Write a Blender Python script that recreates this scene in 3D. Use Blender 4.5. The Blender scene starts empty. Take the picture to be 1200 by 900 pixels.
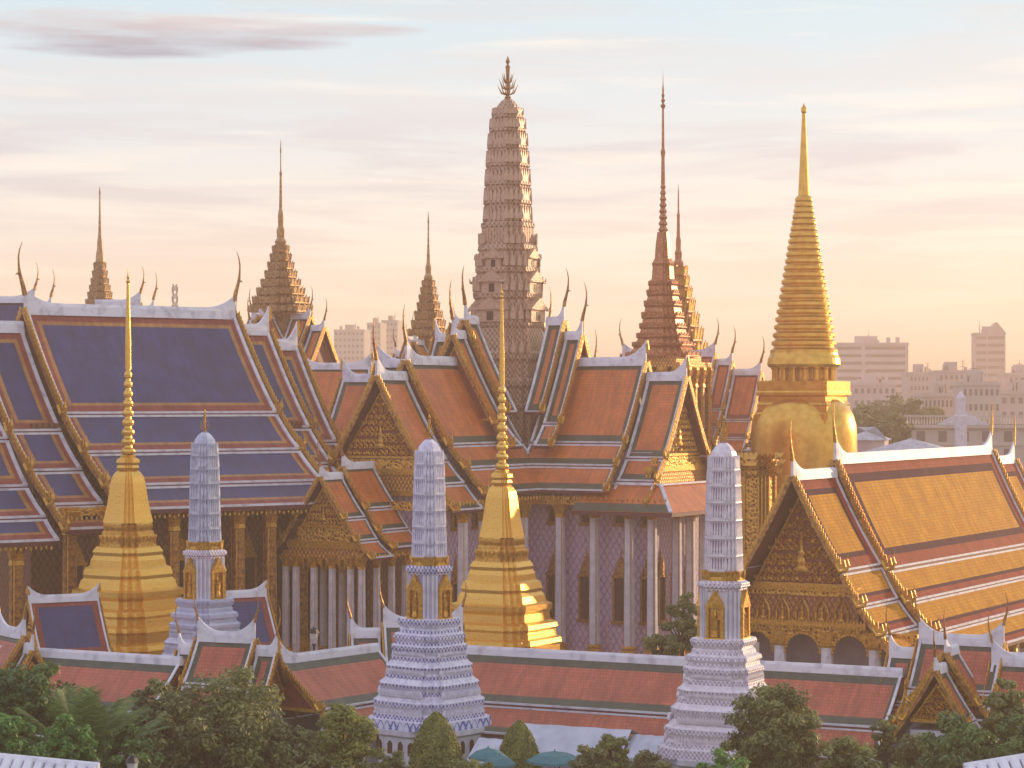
import bpy, math, random
from math import sin, cos, pi, radians, hypot, atan2
from mathutils import Vector, Matrix
random.seed(7)
S = bpy.context.scene
COL = S.collection
# ------------------------------------------------------------------ camera
F = 2833.0; HC = 28.0; HOR = 465.0
cam_d = bpy.data.cameras.new('camera'); cam = bpy.data.objects.new('camera', cam_d); COL.objects.link(cam)
cam.location = (0, 0, HC); cam.rotation_euler = (radians(90), 0, 0)
cam_d.sensor_width = 36; cam_d.lens = 36*F/1200; cam_d.clip_start = 1; cam_d.clip_end = 20000
cam_d.shift_y = (HOR-450)/1200.0
S.camera = cam
S.render.resolution_x = 1024; S.render.resolution_y = 768
# ------------------------------------------------------------------ light
SUN_AZ = radians(50); SUN_EL = radians(9)          # azimuth measured from +Y (view direction) to the right
sd = Vector((sin(SUN_AZ)*cos(SUN_EL), cos(SUN_AZ)*cos(SUN_EL), sin(SUN_EL)))
sun_d = bpy.data.lights.new('sun', 'SUN'); sun = bpy.data.objects.new('sun', sun_d); COL.objects.link(sun)
sun_d.energy = 2.6; sun_d.angle = radians(0.6); sun_d.color = (1.0, 0.68, 0.40)
sun.rotation_euler = sd.to_track_quat('Z', 'Y').to_euler()
S.view_settings.view_transform = 'Standard'; S.view_settings.look = 'None'
S.view_settings.exposure = 0.5; S.view_settings.gamma = 1; S.view_settings.use_curve_mapping = False
S.cycles.volume_bounces = 1 if hasattr(S, 'cycles') else 0
S.cycles.max_bounces = 6

def W():
    w = bpy.data.worlds.new('World'); S.world = w; w.use_nodes = True
    nt = w.node_tree; nt.nodes.clear(); N = nt.nodes.new; L = nt.links.new
    out = N('ShaderNodeOutputWorld'); bg = N('ShaderNodeBackground'); bg.inputs['Strength'].default_value = 0.1
    L(bg.outputs[0], out.inputs[0])
    sky = N('ShaderNodeTexSky'); sky.sky_type = 'NISHITA'; sky.sun_disc = False
    sky.sun_elevation = SUN_EL; sky.sun_rotation = SUN_AZ; sky.air_density = 1.2; sky.dust_density = 2.5
    tc = N('ShaderNodeTexCoord'); sep = N('ShaderNodeSeparateXYZ'); L(tc.outputs['Generated'], sep.inputs[0])
    def ramp(stops, src):
        r = N('ShaderNodeValToRGB'); e = r.color_ramp.elements
        while len(e) < len(stops): e.new(0.5)
        for i, (p, c) in enumerate(stops):
            e[i].position = p; e[i].color = (c[0], c[1], c[2], 1)
        L(src, r.inputs[0]); return r.outputs[0]
    def math_(op, a, b=None, clamp=False):
        m = N('ShaderNodeMath'); m.operation = op; m.use_clamp = clamp
        for i, v in enumerate((a, b)):
            if v is None: continue
            if isinstance(v, (int, float)): m.inputs[i].default_value = v
            else: L(v, m.inputs[i])
        return m.outputs[0]
    def mix(fac, a, b):
        m = N('ShaderNodeMix'); m.data_type = 'RGBA'
        for k, v in ((0, fac), (6, a), (7, b)):
            if isinstance(v, (int, float)): m.inputs[k].default_value = v
            elif isinstance(v, tuple): m.inputs[k].default_value = (*v, 1)
            else: L(v, m.inputs[k])
        return m.outputs[2]
    # high thin cloud veil: peach at the horizon, pale grey-blue above, lavender away from the sun
    el = math_('MULTIPLY', sep.outputs[2], 2.0, True)
    veil = ramp([(0.0, (1.0, .80, .54)), (0.05, (1.0, .82, .60)), (0.13, (.88, .79, .70)), (0.21, (.70, .72, .74)), (0.32, (.55, .68, .76)), (1, (.42, .50, .68))], el)
    d = N('ShaderNodeVectorMath'); d.operation = 'DOT_PRODUCT'; L(tc.outputs['Generated'], d.inputs[0]); d.inputs[1].default_value = (sd.x, sd.y, 0)
    away = math_('MULTIPLY', math_('ADD', d.outputs['Value'], -0.25), -1.2, True)
    veil = mix(away, veil, (.54, .52, .82))
    # streaky clouds
    mp = N('ShaderNodeMapping'); L(tc.outputs['Generated'], mp.inputs[0]); mp.inputs['Scale'].default_value = (4.0, 4.0, 42)
    mp.inputs['Location'].default_value = (1.3, 0, 0.7)
    n1 = N('ShaderNodeTexNoise'); L(mp.outputs[0], n1.inputs['Vector']); n1.inputs['Scale'].default_value = 1.6
    n1.inputs['Detail'].default_value = 7; n1.inputs['Roughness'].default_value = 0.55; n1.inputs['Distortion'].default_value = 0.4
    cf = ramp([(0.46, (0, 0, 0)), (0.58, (1, 1, 1))], n1.outputs[0])
    ccol = ramp([(0.0, (1.0, .80, .56)), (0.10, (.86, .70, .58)), (0.16, (.66, .60, .61)), (0.20, (.61, .58, .62)), (0.25, (.68, .67, .69)), (0.32, (.60, .64, .68))], el)
    veil2 = mix(math_('MULTIPLY', cf, 0.75), veil, ccol)
    # bright rims
    mp2 = N('ShaderNodeMapping'); L(tc.outputs['Generated'], mp2.inputs[0]); mp2.inputs['Scale'].default_value = (6, 6, 80); mp2.inputs['Location'].default_value = (4, 2, 0.2)
    n2 = N('ShaderNodeTexNoise'); L(mp2.outputs[0], n2.inputs['Vector']); n2.inputs['Scale'].default_value = 1.5; n2.inputs['Detail'].default_value = 6; n2.inputs['Distortion'].default_value = 0.3
    bf = ramp([(0.52, (0, 0, 0)), (0.72, (1, 1, 1))], n2.outputs[0])
    veil3 = mix(math_('MULTIPLY', bf, 0.5), veil2, (.96, .85, .74))
    # one heavier mauve cloud bank high on the left
    u = math_('DIVIDE', math_('ADD', sep.outputs[0], 0.140), 0.080)
    nd = math_('MULTIPLY', math_('ADD', n1.outputs[0], -0.5), 0.016)
    v = math_('DIVIDE', math_('ADD', math_('ADD', sep.outputs[2], -0.1465), nd), 0.0088)
    rr = math_('ADD', math_('MULTIPLY', u, u), math_('MULTIPLY', v, v))
    n3 = N('ShaderNodeTexNoise'); L(mp.outputs[0], n3.inputs['Vector']); n3.inputs['Scale'].default_value = 4; n3.inputs['Detail'].default_value = 6
    rr2 = math_('ADD', rr, math_('MULTIPLY', math_('ADD', n3.outputs[0], -0.5), 3.6))
    bank = math_('MULTIPLY', math_('SUBTRACT', 1.35, rr2), 0.9, True)
    vv = math_('ADD', math_('MULTIPLY', v, 0.5), 0.5, True)
    bcol = mix(vv, (.36, .34, .42), (.66, .56, .56))
    veil4 = mix(math_('MULTIPLY', bank, 0.95), veil3, bcol)
    sc = N('ShaderNodeVectorMath'); sc.operation = 'SCALE'; L(veil4, sc.inputs[0]); sc.inputs['Scale'].default_value = 9.6
    fin = mix(0.88, sky.outputs[0], sc.outputs[0])
    L(fin, bg.inputs['Color'])
W()

# ------------------------------------------------------------------ materials
def rgb(r, g, b): return tuple(((c/255)/12.92 if c <= 10 else ((c/255+0.055)/1.055)**2.4) for c in (r, g, b))
MATS = {}
def mat(name, col, col2=None, rough=0.6, metal=0.0, scale=3.0, bump=0.0, bscale=None, kind='noise', k=1.0, detail=4, contrast=(0.35, 0.65), spec=None):
    """procedural surface: base colour varied by a texture, bump from the same or a finer one"""
    m = bpy.data.materials.new(name); m.use_nodes = True; nt = m.node_tree; N = nt.nodes.new; L = nt.links.new
    b = nt.nodes['Principled BSDF']; b.inputs['Roughness'].default_value = rough; b.inputs['Metallic'].default_value = metal
    if spec is not None: b.inputs['Specular IOR Level'].default_value = spec
    tc = N('ShaderNodeTexCoord'); src = tc.outputs['UV'] if kind == 'tile' else tc.outputs['Object']
    if col2 is None: col2 = tuple(c*0.72 for c in col)
    nz = N('ShaderNodeTexNoise'); L(tc.outputs['Object'], nz.inputs['Vector']); nz.inputs['Scale'].default_value = scale; nz.inputs['Detail'].default_value = detail
    rp = N('ShaderNodeValToRGB'); rp.color_ramp.elements[0].position = contrast[0]; rp.color_ramp.elements[1].position = contrast[1]
    rp.color_ramp.elements[0].color = (*col2, 1); rp.color_ramp.elements[1].color = (*col, 1)
    hsrc = None
    if kind == 'noise':
        L(nz.outputs[0], rp.inputs[0]); base = rp.outputs[0]; hsrc = nz.outputs[0]
    elif kind == 'tile':
        L(nz.outputs[0], rp.inputs[0])
        br = N('ShaderNodeTexBrick'); L(src, br.inputs['Vector']); br.inputs['Scale'].default_value = 1
        br.inputs['Brick Width'].default_value = 0.24*k; br.inputs['Row Height'].default_value = 0.3*k; br.inputs['Mortar Size'].default_value = 0.03*k
        br.inputs['Mortar Smooth'].default_value = 0.6; br.inputs['Color1'].default_value = (1.04, 1.04, 1.04, 1); br.inputs['Color2'].default_value = (.74, .74, .76, 1); br.inputs['Mortar'].default_value = (.42, .41, .41, 1); br.inputs['Bias'].default_value = 0.1
        # long weather streaks running down the slope
        mp = N('ShaderNodeMapping'); L(src, mp.inputs[0]); mp.inputs['Scale'].default_value = (1.3, 0.10, 1)
        ns = N('ShaderNodeTexNoise'); L(mp.outputs[0], ns.inputs['Vector']); ns.inputs['Scale'].default_value = 1.6; ns.inputs['Detail'].default_value = 6
        r2 = N('ShaderNodeValToRGB'); r2.color_ramp.elements[0].position = .35; r2.color_ramp.elements[1].position = .6
        r2.color_ramp.elements[0].color = (.74, .73, .74, 1); r2.color_ramp.elements[1].color = (1, 1, 1, 1); L(ns.outputs[0], r2.inputs[0])
        mx = N('ShaderNodeMix'); mx.data_type = 'RGBA'; mx.blend_type = 'MULTIPLY'; mx.inputs[0].default_value = 0.65; L(rp.outputs[0], mx.inputs[6]); L(br.outputs[0], mx.inputs[7])
        m3 = N('ShaderNodeMix'); m3.data_type = 'RGBA'; m3.blend_type = 'MULTIPLY'; m3.inputs[0].default_value = 0.8; L(mx.outputs[2], m3.inputs[6]); L(r2.outputs[0], m3.inputs[7])
        base = m3.outputs[2]; hsrc = br.outputs['Fac']; bump = -abs(bump) if bump else -0.3
    else:
        sp = N('ShaderNodeSeparateXYZ'); L(tc.outputs['Object'], sp.inputs[0])
        def mt(op, a, c=None):
            x = N('ShaderNodeMath'); x.operation = op
            for i, v in enumerate((a, c)):
                if v is None: continue
                if isinstance(v, (int, float)): x.inputs[i].default_value = v
                else: L(v, x.inputs[i])
            return x.outputs[0]
        a = mt('ADD', sp.outputs[0], sp.outputs[1])
        if kind == 'diamond' or kind == 'fine':
            z6 = mt('MULTIPLY', sp.outputs[2], .62)
            f = mt('MINIMUM', mt('ABSOLUTE', mt('SINE', mt('MULTIPLY', mt('ADD', a, z6), k))), mt('ABSOLUTE', mt('SINE', mt('MULTIPLY', mt('SUBTRACT', a, z6), k))))
            f = mt('SUBTRACT', f, .35)
        elif kind == 'band':
            f = mt('MULTIPLY', mt('SINE', mt('MULTIPLY', sp.outputs[2], k)), mt('SINE', mt('MULTIPLY', a, k*1.2)))
        else:  # voronoi
            vo = N('ShaderNodeTexVoronoi'); L(tc.outputs['Object'], vo.inputs['Vector']); vo.inputs['Scale'].default_value = k
            f = mt('SUBTRACT', mt('MULTIPLY', vo.outputs['Distance'], 2.0), 0.7)
        f = mt('ADD', mt('MULTIPLY', f, 0.6), nz.outputs[0])
        L(f, rp.inputs[0]); base = rp.outputs[0]; hsrc = f
    L(base, b.inputs['Base Color'])
    if bump:
        bp = N('ShaderNodeBump'); bp.inputs['Strength'].default_value = min(1, abs(bump)); bp.inputs['Distance'].default_value = 0.06 if bscale is None else bscale
        bp.invert = bump < 0
        L(hsrc, bp.inputs['Height']); L(bp.outputs[0], b.inputs['Normal'])
    MATS[name] = m; return m

GOLD = (.80, .47, .085)
mat('gold_smooth', (.84, .50, .09), (.70, .38, .055), .3, .85, 1.2, .12, .03, detail=2)
mat('gold', GOLD, (.50, .25, .035), .42, .75, 5, .5, .05)
mat('gold_leaf', (.86, .53, .11), (.60, .32, .045), .33, .85, 6, .45, .04, 'voronoi', 7, contrast=(-.15, .6))
mat('gold_relief', (.78, .44, .08), (.24, .075, .02), .42, .7, 6, .9, .12, 'voronoi', 3.2)
mat('gold_fine', (.78, .42, .08), (.24, .08, .02), .42, .65, 9, .9, .08, 'band', 9)
mat('gold_lattice', (.75, .40, .09), (.28, .10, .05), .45, .6, 6, .8, .08, 'diamond', 7)
mat('gold_dark', (.60, .32, .09), (.26, .115, .04), .45, .6, 3, .7, .08)
mat('red_gilt', (.45, .19, .06), (.17, .05, .03), .5, .3, 8, .6, .06, 'diamond', 6)
mat('red_lacquer', (.30, .055, .03), (.17, .03, .02), .45, .0, 3)
mat('maroon', (.16, .03, .035), (.09, .02, .025), .55, 0, 2)
mat('spire_tan', (.62, .38, .15), (.30, .16, .07), .4, .5, 3, .5)
mat('spire_red', (.62, .27, .11), (.32, .11, .05), .4, .5, 4, .5)
mat('white_plaster', (.74, .73, .78), (.58, .57, .64), .55, 0, 1.4, .2)
mat('white_clean', (.80, .80, .83), (.52, .51, .56), .5, 0, 1.1, .15, detail=9, contrast=(.30, .52))
mat('tile_red', (.42, .105, .07), (.31, .07, .05), .5, 0, .8, .5, kind='tile', spec=.25)
mat('tile_pink', (.68, .175, .085), (.53, .125, .06), .38, 0, .5, .5, kind='tile')
mat('tile_orange', (.86, .24, .05), (.70, .17, .035), .35, 0, .5, .5, kind='tile')
mat('tile_green', (.105, .125, .07), (.06, .08, .05), .35, 0, .8, .5, kind='tile')
mat('tile_blue', (.042, .055, .20), (.028, .036, .13), .33, 0, .5, .5, kind='tile')
mat('tile_brick', (.46, .085, .045), (.36, .06, .035), .7, 0, .6, .3, kind='tile', spec=.08)
mat('tile_gold', (.80, .36, .02), (.68, .28, .015), .7, 0, .6, .25, kind='tile', spec=.08)
mat('tile_amber', (.62, .28, .055), (.46, .19, .04), .35, 0, .8, .5, kind='tile')
mat('tile_plum', (.13, .045, .07), (.10, .035, .05), .75, 0, .8, .3, kind='tile', spec=.05)
mat('tile_white', (.70, .70, .76), (.5, .5, .56), .45, 0, .8, .5, kind='tile')
mat('wall_lavender', (.68, .52, .62), (.36, .25, .42), .5, 0, 5, .4, .04, 'diamond', 4.4, contrast=(.25, .65))
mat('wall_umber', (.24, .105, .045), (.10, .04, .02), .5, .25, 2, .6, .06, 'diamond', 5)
mat('wall_pale', (.60, .52, .50), (.48, .42, .42), .7, 0, .7)
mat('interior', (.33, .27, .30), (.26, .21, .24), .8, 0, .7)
mat('dark_wood', (.10, .035, .02), (.05, .02, .012), .5, 0, 4)
mat('porcelain_blue', (.58, .62, .74), (.22, .26, .44), .32, 0, 3, .6, .06, 'band', 21, contrast=(.1, .75))
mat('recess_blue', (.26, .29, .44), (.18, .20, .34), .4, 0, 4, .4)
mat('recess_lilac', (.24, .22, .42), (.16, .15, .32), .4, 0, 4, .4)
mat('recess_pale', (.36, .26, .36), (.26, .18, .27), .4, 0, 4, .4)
mat('glaze_blue', (.62, .66, .76), (.44, .48, .62), .3, 0, 3, .3)
mat('glaze_lilac', (.84, .83, .88), (.62, .60, .74), .3, 0, 3, .3)
mat('glaze_pale', (.88, .83, .84), (.72, .65, .70), .3, 0, 3, .3)
mat('porcelain_lilac', (.74, .72, .84), (.11, .14, .38), .32, 0, 3, .6, .06, 'band', 15, contrast=(.15, .7))
mat('porcelain_pale', (.84, .79, .83), (.42, .35, .46), .32, 0, 3, .6, .06, 'band', 17, contrast=(0, .7))
mat('porcelain_blue_band', (.70, .72, .84), (.10, .16, .48), .3, 0, 1, .3, .04, 'diamond', 5, contrast=(.4, .55))
mat('lilac_panel', (.42, .38, .68), (.30, .28, .56), .4, 0, 3)
mat('prang_stone', (.62, .41, .27), (.33, .19, .12), .45, .1, 4, .9, .08, 'band', 9, contrast=(0, .7))
mat('prang_pink', (.66, .43, .28), (.50, .31, .20), .45, .1, 4, .6, .05)
mat('city_pink', (.66, .54, .50), (.54, .44, .42), .8, 0, .1)
mat('city_grey', (.52, .44, .42), (.42, .36, .35), .8, 0, .1)
mat('city_cream', (.60, .53, .46), (.5, .43, .38), .8, 0, .1)
mat('window_dark', (.17, .14, .15), (.10, .09, .10), .25, 0, .5)
mat('bark', (.10, .07, .05), (.05, .035, .025), .9, 0, 4, .6)
mat('ground', (.16, .14, .12), (.10, .09, .08), .9, 0, .03, .2)
mat('paving', (.36, .34, .33), (.28, .26, .26), .85, 0, .3, .2)
mat('grass', (.06, .09, .03), (.04, .06, .02), .9, 0, .5)
mat('teal', (.04, .22, .24), (.03, .15, .17), .6, 0, 2)
mat('tarp', (.62, .66, .74), (.46, .5, .58), .5, 0, .6, .4)
mat('lamp_metal', (.03, .03, .035), None, .4, .4, 2)
mat('glass_lamp', (.7, .7, .7), None, .15, 0, 2)
def leafmat(name, c1, c2):
    m = bpy.data.materials.new(name); m.use_nodes = True; nt = m.node_tree; N = nt.nodes.new; L = nt.links.new
    b = nt.nodes['Principled BSDF']; b.inputs['Roughness'].default_value = .55
    at = N('ShaderNodeAttribute'); at.attribute_name = 'tone'
    mx = N('ShaderNodeMix'); mx.data_type = 'RGBA'; L(at.outputs['Fac'], mx.inputs[0]); mx.inputs[6].default_value = (*c1, 1); mx.inputs[7].default_value = (*c2, 1)
    L(mx.outputs[2], b.inputs['Base Color'])
    t = N('ShaderNodeBsdfTranslucent'); L(mx.outputs[2], t.inputs[0]); ms = N('ShaderNodeMixShader'); ms.inputs[0].default_value = .3
    L(b.outputs[0], ms.inputs[1]); L(t.outputs[0], ms.inputs[2]); L(ms.outputs[0], nt.nodes['Material Output'].inputs[0])
    MATS[name] = m
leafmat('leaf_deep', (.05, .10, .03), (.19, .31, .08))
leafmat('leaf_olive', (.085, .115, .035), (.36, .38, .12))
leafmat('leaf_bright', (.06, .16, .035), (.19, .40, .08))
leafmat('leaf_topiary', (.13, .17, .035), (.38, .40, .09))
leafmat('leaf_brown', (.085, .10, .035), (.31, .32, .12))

# ------------------------------------------------------------------ mesh builder
class MB:
    def __init__(s): s.v = []; s.f = []; s.m = []; s.uv = []; s.tone = None
    def poly(s, pts, m=0, uv=None):
        i = len(s.v); s.v += [tuple(p) for p in pts]; s.f.append(tuple(range(i, i+len(pts)))); s.m.append(m)
        s.uv.append(uv if uv else [(0, 0)]*len(pts))
    def box(s, x0, x1, y0, y1, z0, z1, m=0):
        i = len(s.v)
        s.v += [(x0, y0, z0), (x1, y0, z0), (x1, y1, z0), (x0, y1, z0), (x0, y0, z1), (x1, y0, z1), (x1, y1, z1), (x0, y1, z1)]
        for f in ((0, 3, 2, 1), (4, 5, 6, 7), (0, 1, 5, 4), (1, 2, 6, 5), (2, 3, 7, 6), (3, 0, 4, 7)):
            s.f.append(tuple(i+k for k in f)); s.m.append(m); s.uv.append([(0, 0)]*4)
    def loft(s, rings, m=0, cap0=True, cap1=True, closed=True):
        n = len(rings[0]); i = len(s.v)
        for r in rings: s.v += [tuple(p) for p in r]
        for a in range(len(rings)-1):
            mm = m[a] if isinstance(m, (list, tuple)) else m
            for k in range(n if closed else n-1):
                k2 = (k+1) % n
                s.f.append((i+a*n+k, i+a*n+k2, i+(a+1)*n+k2, i+(a+1)*n+k)); s.m.append(mm); s.uv.append([(0, 0)]*4)
        m0 = m[0] if isinstance(m, (list, tuple)) else m; m1 = m[-1] if isinstance(m, (list, tuple)) else m
        if cap0: s.f.append(tuple(i+k for k in range(n-1, -1, -1))); s.m.append(m0); s.uv.append([(0, 0)]*n)
        if cap1: s.f.append(tuple(i+(len(rings)-1)*n+k for k in range(n))); s.m.append(m1); s.uv.append([(0, 0)]*n)
    def prof(s, plan, prof, m=0, cx=0, cy=0, cap0=True, cap1=True):
        s.loft([[(cx+x*r, cy+y*r, z) for x, y in plan] for r, z in prof], m, cap0, cap1)
    def tube(s, path, radii, n=6, m=0):
        P = [Vector(p) for p in path]; rings = []
        up = Vector((0, 0, 1)); prev = None
        for i, p in enumerate(P):
            t = (P[min(i+1, len(P)-1)]-P[max(i-1, 0)])
            if t.length < 1e-6: t = Vector((0, 0, 1))
            t.normalize()
            if prev is None:
                a = t.cross(Vector((0, 1, 0)) if abs(t.y) < .9 else Vector((1, 0, 0)))
            else: a = prev-t*prev.dot(t)
            a.normalize(); prev = a; b = t.cross(a); r = radii[i] if isinstance(radii, (list, tuple)) else radii
            rings.append([p+a*(cos(2*pi*k/n)*r)+b*(sin(2*pi*k/n)*r) for k in range(n)])
        s.loft(rings, m)
    def beam(s, pts, wdir, w, h, m=0, off=0.0):
        """rectangular strip swept along pts; wdir = sideways unit vector; sits off..off+h above the path"""
        P = [Vector(p) for p in pts]; wd = Vector(wdir); rings = []
        for i, p in enumerate(P):
            t = (P[min(i+1, len(P)-1)]-P[max(i-1, 0)]).normalized(); n = t.cross(wd)
            if n.z < 0: n = -n
            a = p+n*off; b = p+n*(off+h)
            rings.append([a-wd*w/2, a+wd*w/2, b+wd*w/2, b-wd*w/2])
        s.loft(rings, m)
    def leafshape(s, base, out, up, w, h, th=.04, m=0):
        """upright flame-shaped ornament with real thickness"""
        b = Vector(base); o = Vector(out).normalized(); u = Vector(up).normalized(); sd_ = o.cross(u).normalized()
        pr = [(-.5*w, 0), (-.6*w, .3*h), (-.3*w, .65*h), (0, h), (.3*w, .65*h), (.6*w, .3*h), (.5*w, 0)]
        s.loft([[b+sd_*x+u*y-o*th for x, y in pr], [b+sd_*x+u*y+o*th for x, y in pr]], m)
    def build(s, name, mats, parent=None, loc=None, rot=0, smooth=False):
        me = bpy.data.meshes.new(name); me.from_pydata(s.v, [], s.f)
        for mm in ([mats] if isinstance(mats, str) else mats): me.materials.append(MATS[mm])
        me.polygons.foreach_set('material_index', s.m)
        if any(u[0] != u[1] for u in s.uv[:1]+s.uv[-1:]) or getattr(s, 'useuv', False):
            l = me.uv_layers.new(name='UVMap'); flat = [c for u in s.uv for p in u for c in p]; l.data.foreach_set('uv', flat)
        if s.tone: 
            a = me.attributes.new('tone', 'FLOAT', 'FACE'); a.data.foreach_set('value', s.tone)
        if smooth: me.polygons.foreach_set('use_smooth', [True]*len(me.polygons))
        me.update()
        o = bpy.data.objects.new(name, me); COL.objects.link(o)
        if parent: o.parent = parent
        if loc: o.location = loc
        if rot: o.rotation_euler = (0, 0, rot)
        return o
def thing(name, label, cat, loc=(0, 0, 0), rz=0, group=None):
    o = bpy.data.objects.new(name, None); COL.objects.link(o); o.location = loc; o.rotation_euler = (0, 0, rz); o.empty_display_size = .5
    return tag(o, label, cat, group)
def tag(o, label, cat, group=None, kind=None):
    if label: o['label'] = label
    if cat: o['category'] = cat
    if group: o['group'] = group
    if kind: o['kind'] = kind
    return o
def copy_tree(o, parent=None):
    c = o.copy(); COL.objects.link(c)
    if parent: c.parent = parent
    for ch in [x for x in bpy.data.objects if x.parent == o]: copy_tree(ch, c)
    return c
def dup_part(o, loc, rot=None, parent=None):
    c = o.copy(); COL.objects.link(c); c.parent = parent or o.parent; c.location = loc
    if rot is not None: c.rotation_euler = (0, 0, rot)
    return c
def PX(px, Y): return (px-600)*Y/F
def Z(py, Y): return HC+(HOR-py)*Y/F

CIRC = lambda n: [(cos(2*pi*k/n), sin(2*pi*k/n)) for k in range(n)]
def redent(c=.5, d=.86, e=.68):
    q = [(1, c), (d, c), (d, e), (e, e), (e, d), (c, d), (c, 1)]; out = []
    for k in range(4):
        for x, y in q:
            for _ in range(k): x, y = -y, x
            out.append((x, y))
    return out
RED = redent(); RED2 = redent(.62, .9, .78)
SQ = [(1, 1), (-1, 1), (-1, -1), (1, -1)]
OCT = [(1.05*cos(pi/8+k*pi/4), 1.05*sin(pi/8+k*pi/4)) for k in range(8)]

# ------------------------------------------------------------------ Thai roof kit
def slope_pt(side, tier, q, sag=.035):
    t0, z0, t1, z1 = tier; L = hypot(t1-t0, z1-z0); t = t0+(t1-t0)*q; z = z0+(z1-z0)*q-sag*L*4*q*(1-q)
    return side*t, z
def slope(mb, s0, s1, side, tier, pat, m=(0, 1, 2)):
    t0, z0, t1, z1 = tier; L = hypot(t1-t0, z1-z0); sb, tb, bb, lw = pat
    bb = min(bb, L*.42); lw_ = min(lw, L*.12)
    sx = sorted(set([s0, min(s0+sb, s1), min(s0+sb+lw, s1), max(s1-sb-lw, s0), max(s1-sb, s0), s1]))
    qs = sorted(set([0, tb/L, (tb+(lw_ if tb else 0))/L, 1-(bb+lw_)/L, 1-bb/L, 1]+[k/8 for k in range(9)]))
    qs = [q for q in qs if 0 <= q <= 1]
    for i in range(len(sx)-1):
        for j in range(len(qs)-1):
            if sx[i+1]-sx[i] < 1e-5 or qs[j+1]-qs[j] < 1e-5: continue
            cs = (sx[i]+sx[i+1])/2; cq = (qs[j]+qs[j+1])/2*L
            de = min(cs-s0, s1-cs); db = L-cq; dt = cq if tb else 1e9
            if de < sb or db < bb or dt < tb: k = m[0]
            elif de < sb+lw or db < bb+lw_ or dt < tb+lw_: k = m[1]
            else: k = m[2]
            a = slope_pt(side, tier, qs[j]); b = slope_pt(side, tier, qs[j+1])
            pts = [(sx[i], *a), (sx[i+1], *a), (sx[i+1], *b), (sx[i], *b)]
            uv = [(sx[i], -qs[j]*L), (sx[i+1], -qs[j]*L), (sx[i+1], -qs[j+1]*L), (sx[i], -qs[j+1]*L)]
            if side > 0: pts.reverse(); uv.reverse()
            mb.poly(pts, k, uv)
    # soffit
    for j in range(4):
        a = slope_pt(side, tier, j/4); b = slope_pt(side, tier, (j+1)/4)
        mb.poly([(s0, a[0], a[1]-.22), (s1, a[0], a[1]-.22), (s1, b[0], b[1]-.22), (s0, b[0], b[1]-.22)], 4)

def horn(mb, x, z, out, h, m=0, y=0, fat=1.0):
    pts = [(0, -.05), (.035, .12), (.085, .28), (.115, .40), (.13, .55), (.135, .70), (.11, .84), (.05, 1.0)]
    rad = [.055, .05, .038, .034, .022, .018, .013, .003]
    mb.tube([(x+out*a*h, y, z+b*h) for a, b in pts], [r*h*fat for r in rad], 6, m)
    mb.tube([(x+out*.09*h, y, z+.34*h), (x+out*.17*h, y, z+.37*h), (x+out*.20*h, y, z+.33*h)], [.026*h*fat, .016*h*fat, .002*h], 5, m)

def bargeboard(mb, s, out, tiers, sc=1.0, teeth=.42, tail=1.0, fan=True):
    """gilded board down both rakes of a gable end, with flame teeth and an upturned tail per tier"""
    bw = .20*sc; bh = .34*sc
    for side in (-1, 1):
        for ti, tier in enumerate(tiers):
            n = 10; pts = [(s, *slope_pt(side, tier, k/n)) for k in range(n+1)]
            mb.beam(pts, (1, 0, 0), bw, bh, 1, -.12)
            mb.beam([(p[0]+out*.02, p[1], p[2]) for p in pts], (1, 0, 0), bw*.5, bh*.45, 0, bh-.12)
            L = hypot(tier[2]-tier[0], tier[3]-tier[1]); k = int(L/(teeth*sc))
            tx = side*(tier[2]-tier[0])/L; tz = (tier[3]-tier[1])/L
            nx, nz = (-tz*side*side, tx*side) if False else (side*abs(tz), abs(tx))
            for j in range(1, k):
                q = j/k; a = slope_pt(side, tier, q)
                b = Vector((s, a[0]+nx*(bh-.1), a[1]+nz*(bh-.1)))
                up = Vector((0, nx*.75-tx*.6, nz*.75-tz*.6+.45))
                mb.leafshape(b, (1, 0, 0), up, .27*sc, .55*sc, .04*sc, 0)
            # tail
            a = slope_pt(side, tier, 1.0); h = 1.15*sc*tail
            P = [(s, a[0]-tx*.7*sc, a[1]-tz*.7*sc), (s, a[0]+side*.05, a[1]-.12*sc), (s, a[0]+side*.45*h, a[1]+.02*h), (s, a[0]+side*.62*h, a[1]+.35*h), (s, a[0]+side*.52*h, a[1]+.7*h), (s, a[0]+side*.60*h, a[1]+1.05*h)]
            mb.tube(P, [.2*sc, .24*sc, .2*sc, .12*sc, .07*sc, .01], 6, 0)
            mb.leafshape((s, a[0]+side*.25*h, a[1]+.1*h), (1, 0, 0), (0, side*.2, 1), .3*h, .55*h, .05, 0)
            mb.leafshape((s, a[0]-side*.10*h, a[1]+.25*h), (1, 0, 0), (0, side*.3, 1), .3*h, .6*h, .05, 0)

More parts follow.
